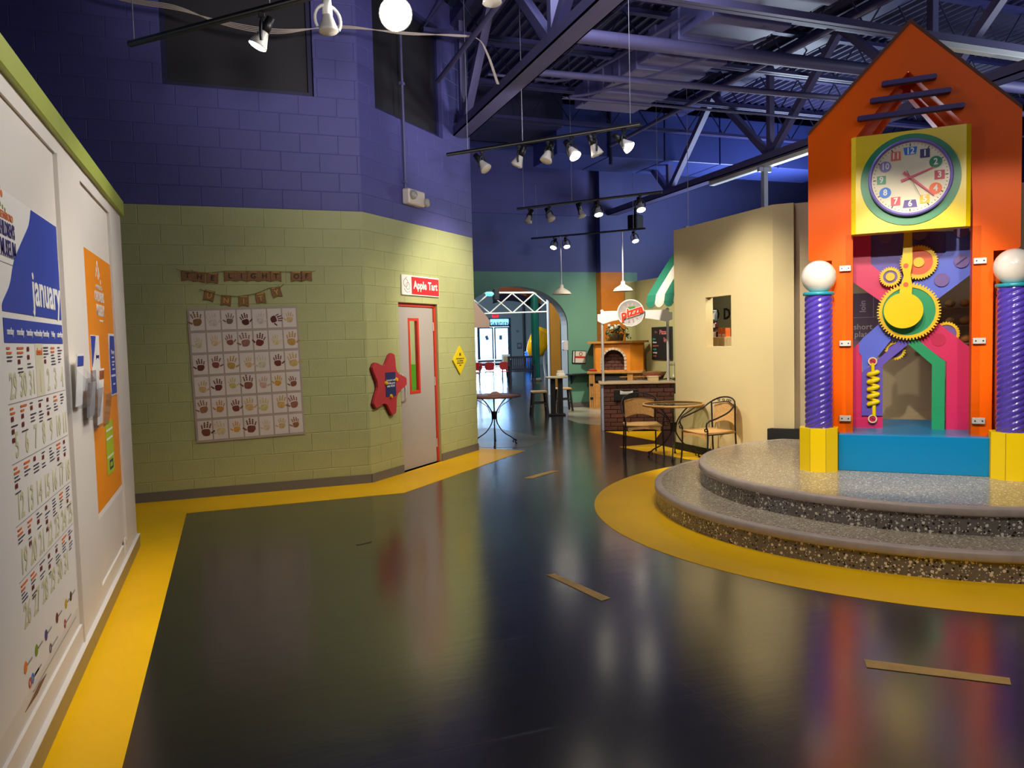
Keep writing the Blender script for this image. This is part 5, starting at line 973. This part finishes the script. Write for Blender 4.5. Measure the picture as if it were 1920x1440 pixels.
def column(lab, x, y, r, h, mat): t = thing('round_column', lab, 'column', (x, y, 0), 0, 'round green columns'); MB().cyl((0, 0, .12), (0, 0, h), r, 24).build('shaft', mat, t); MB().lathe([(.001, 0), (r*1.35, 0), (r*1.35, .08), (r*1.05, .12), (.001, .12)], 24).build('column_base', M('tan_base', (170, 160, 124), .5), t)
GC = M('column_green', (12, 92, 70), .25); column('round green column beside the dark bench beyond the arch', 10.75, 26.6, .15, 5.9, GC); column('dark green column right of the orange divider in the arch', 9.02, 19.9, .2, 5.9, M('column_dark_green', (10, 62, 54), .3))
t = thing('divider_board', 'tall orange brown divider board with white edge inside the arch', 'panel', (8.45, 19.6, 0), R(-12)); MB().box(-.10, .21, 0, .1, 0, 2.55).build('panel_face', M('orange_brown_panel', (206, 132, 30), .5, noise=(3, .1)), t); MB().box(-.14, -.10, -.01, .1, 0, 2.7).build('white_edge', WHITE, t)
sl = thing('tube_slide', 'glossy yellow play tube end behind the green column', 'slide', (12.3, 30, 1.5)); MB().lathe([(.001, -.82), (.18, -.76), (.36, -.55), (.43, -.2), (.43, .3), (.5, .34), (.5, .4), (.42, .42), (.36, .5)], 28, MX.Rotation(R(25), 4, 'Y')).build('tube', M('slide_yellow', (244, 180, 10), .15), sl); [MB().cyl((x, .1, -1.5), (x*.7, .1, -.5), .05, 10).build('support_post', M('slide_post', (200, 200, 200), .4), sl) for x in (-.3, .3)]; MB().lathe([(.36, .5), (.3, .48), (.001, .40)], 24, MX.Rotation(R(25), 4, 'Y')).build('tube_mouth', M('slide_inner', (250, 224, 170), .5), sl)
t = thing('blue_bin', 'bright blue bin beside the yellow tube', 'bin', (13.6, 34.5, 0)); MB().lathe([(.001, 0), (.16, 0), (.2, .9), (.001, .9)], 16).build('bin_body', M('bin_blue', (30, 120, 230), .4), t); MB().lathe([(.21, .9), (.21, .96), (.1, 1.05), (.001, 1.07)], 16).build('lid', M('bin_blue', ()), t)
bn = thing('slatted_bench', 'dark slatted wooden bench beyond the arch', 'bench', (9.95, 26.0, 0), R(-12)); BW_ = M('bench_dark', (34, 34, 46), .5)
for i in range(12): MB().box(-.42+.075*i, -.42+.075*i+.045, .25, .28, .46, .9).build('back_slat', BW_, bn)
MB().box(-.46, .46, .24, .3, .88, .96).box(-.46, .46, .24, .3, .44, .5).build('back_rail', BW_, bn); [MB().box(-.46, .46, -.2+.1*k, -.12+.1*k, .40, .43).build('seat_slat', BW_, bn) for k in range(5)]
for sx in (-.44, .44):
    for y in (-.2, .27): MB().box(sx-.03, sx+.03, y-.03, y+.03, 0, .62 if y < 0 else .96).build('leg', BW_, bn)
    MB().box(sx-.035, sx+.035, -.22, .28, .6, .64).build('armrest', BW_, bn)
for i, (x, y, lab) in enumerate(((9.3, 28.0, 'white topped play table in front of the bright garden doors'), (10.9, 32.0, 'long white topped table beyond the first play table'))):
    t = thing('play_table', lab, 'table', (x, y, 0), 0, 'white play tables'); MB().rbox(-.8, .8, -.35, .35, .68, .72, .01).build('table_top', M('table_white', (230, 236, 240), .3), t); [MB().cyl((a, b, 0), (a, b, .68), .025, 8).build('leg', BLACK, t) for a in (-.72, .72) for b in (-.28, .28)]
for x, y, rz, c, lab in ((8.6, 27.3, .3, (206, 40, 40), 'red play chair left in front of the white table'), (9.1, 27.2, -.2, (206, 40, 40), 'red play chair at the middle of the white table'), (9.75, 27.2, -.6, (220, 60, 50), 'red play chair turned sideways right of the white table'), (8.3, 26.4, 1.2, (90, 24, 34), 'dark red chair close to the left edge of the arch')):
    t = thing('play_chair', lab, 'chair', (x, y, 0), rz, 'red play chairs'); m_ = M('chair_red_%d' % c[0], c, .35)
    MB().rbox(-.17, .17, -.16, .16, .36, .39, .01).build('seat', m_, t); MB().prism(chaikin([(-.17, .45), (.17, .45), (.19, .75), (-.19, .75)], 2), -.19, -.165).build('backrest', m_, t); [MB().tube([(a, b, .37), (a*1.15, b*1.15, 0)], .012, 6).build('leg', CHROME, t) for a in (-.15, .15) for b in (-.14, .14)]; [MB().tube([(a, -.15, .37), (a, -.178, .7)], .012, 6).build('back_post', CHROME, t) for a in (-.13, .13)]
t = thing('display_easel', 'white display board with tan picture beside the bench', 'easel', (10.3, 28.6, 0), R(-15)); MB().box(-.16, .16, 0, .03, .55, 1.0, MX.Rotation(R(-8), 4, 'X')).build('board', M('easel_pale', (216, 232, 222), .5), t); MB().box(-.1, .1, -.005, 0, .62, .92, MX.Rotation(R(-8), 4, 'X')).build('picture', M('tan_picture', (190, 170, 110), .6), t); [MB().tube([(a, .06, .7), (a*1.2, .0+b, 0)], .015, 6).build('leg', WHITE, t) for a in (-.14, .14) for b in (-.1, .3)]
gp = thing('downpipe', 'dark vertical pipe on the garden room wall', 'pipe', (17.0, 43.9, 0)); MB().cyl((0, 0, 0), (0, 0, 6), .07, 8).build('pipe', M('pipe_dark', (30, 40, 56), .5), gp)
for x, z, w_, h, lab in ((16.7, 1.2, .3, .35, 'lower grey plaque on the garden room wall'), (16.6, 2.1, .12, .12, 'small upper plaque on the garden room wall')): t = thing('wall_plaque', lab, 'plaque', (x, 43.98, z)); MB().rbox(-w_/2, w_/2, -.04, 0, -h/2, h/2, .01).build('plate', M('plaque_grey', (84, 100, 112), .5), t); MB().box(-w_*.3, w_*.3, -.045, -.04, -h*.2, h*.2).build('print', M('plaque_print', (130, 140, 150), .5), t)
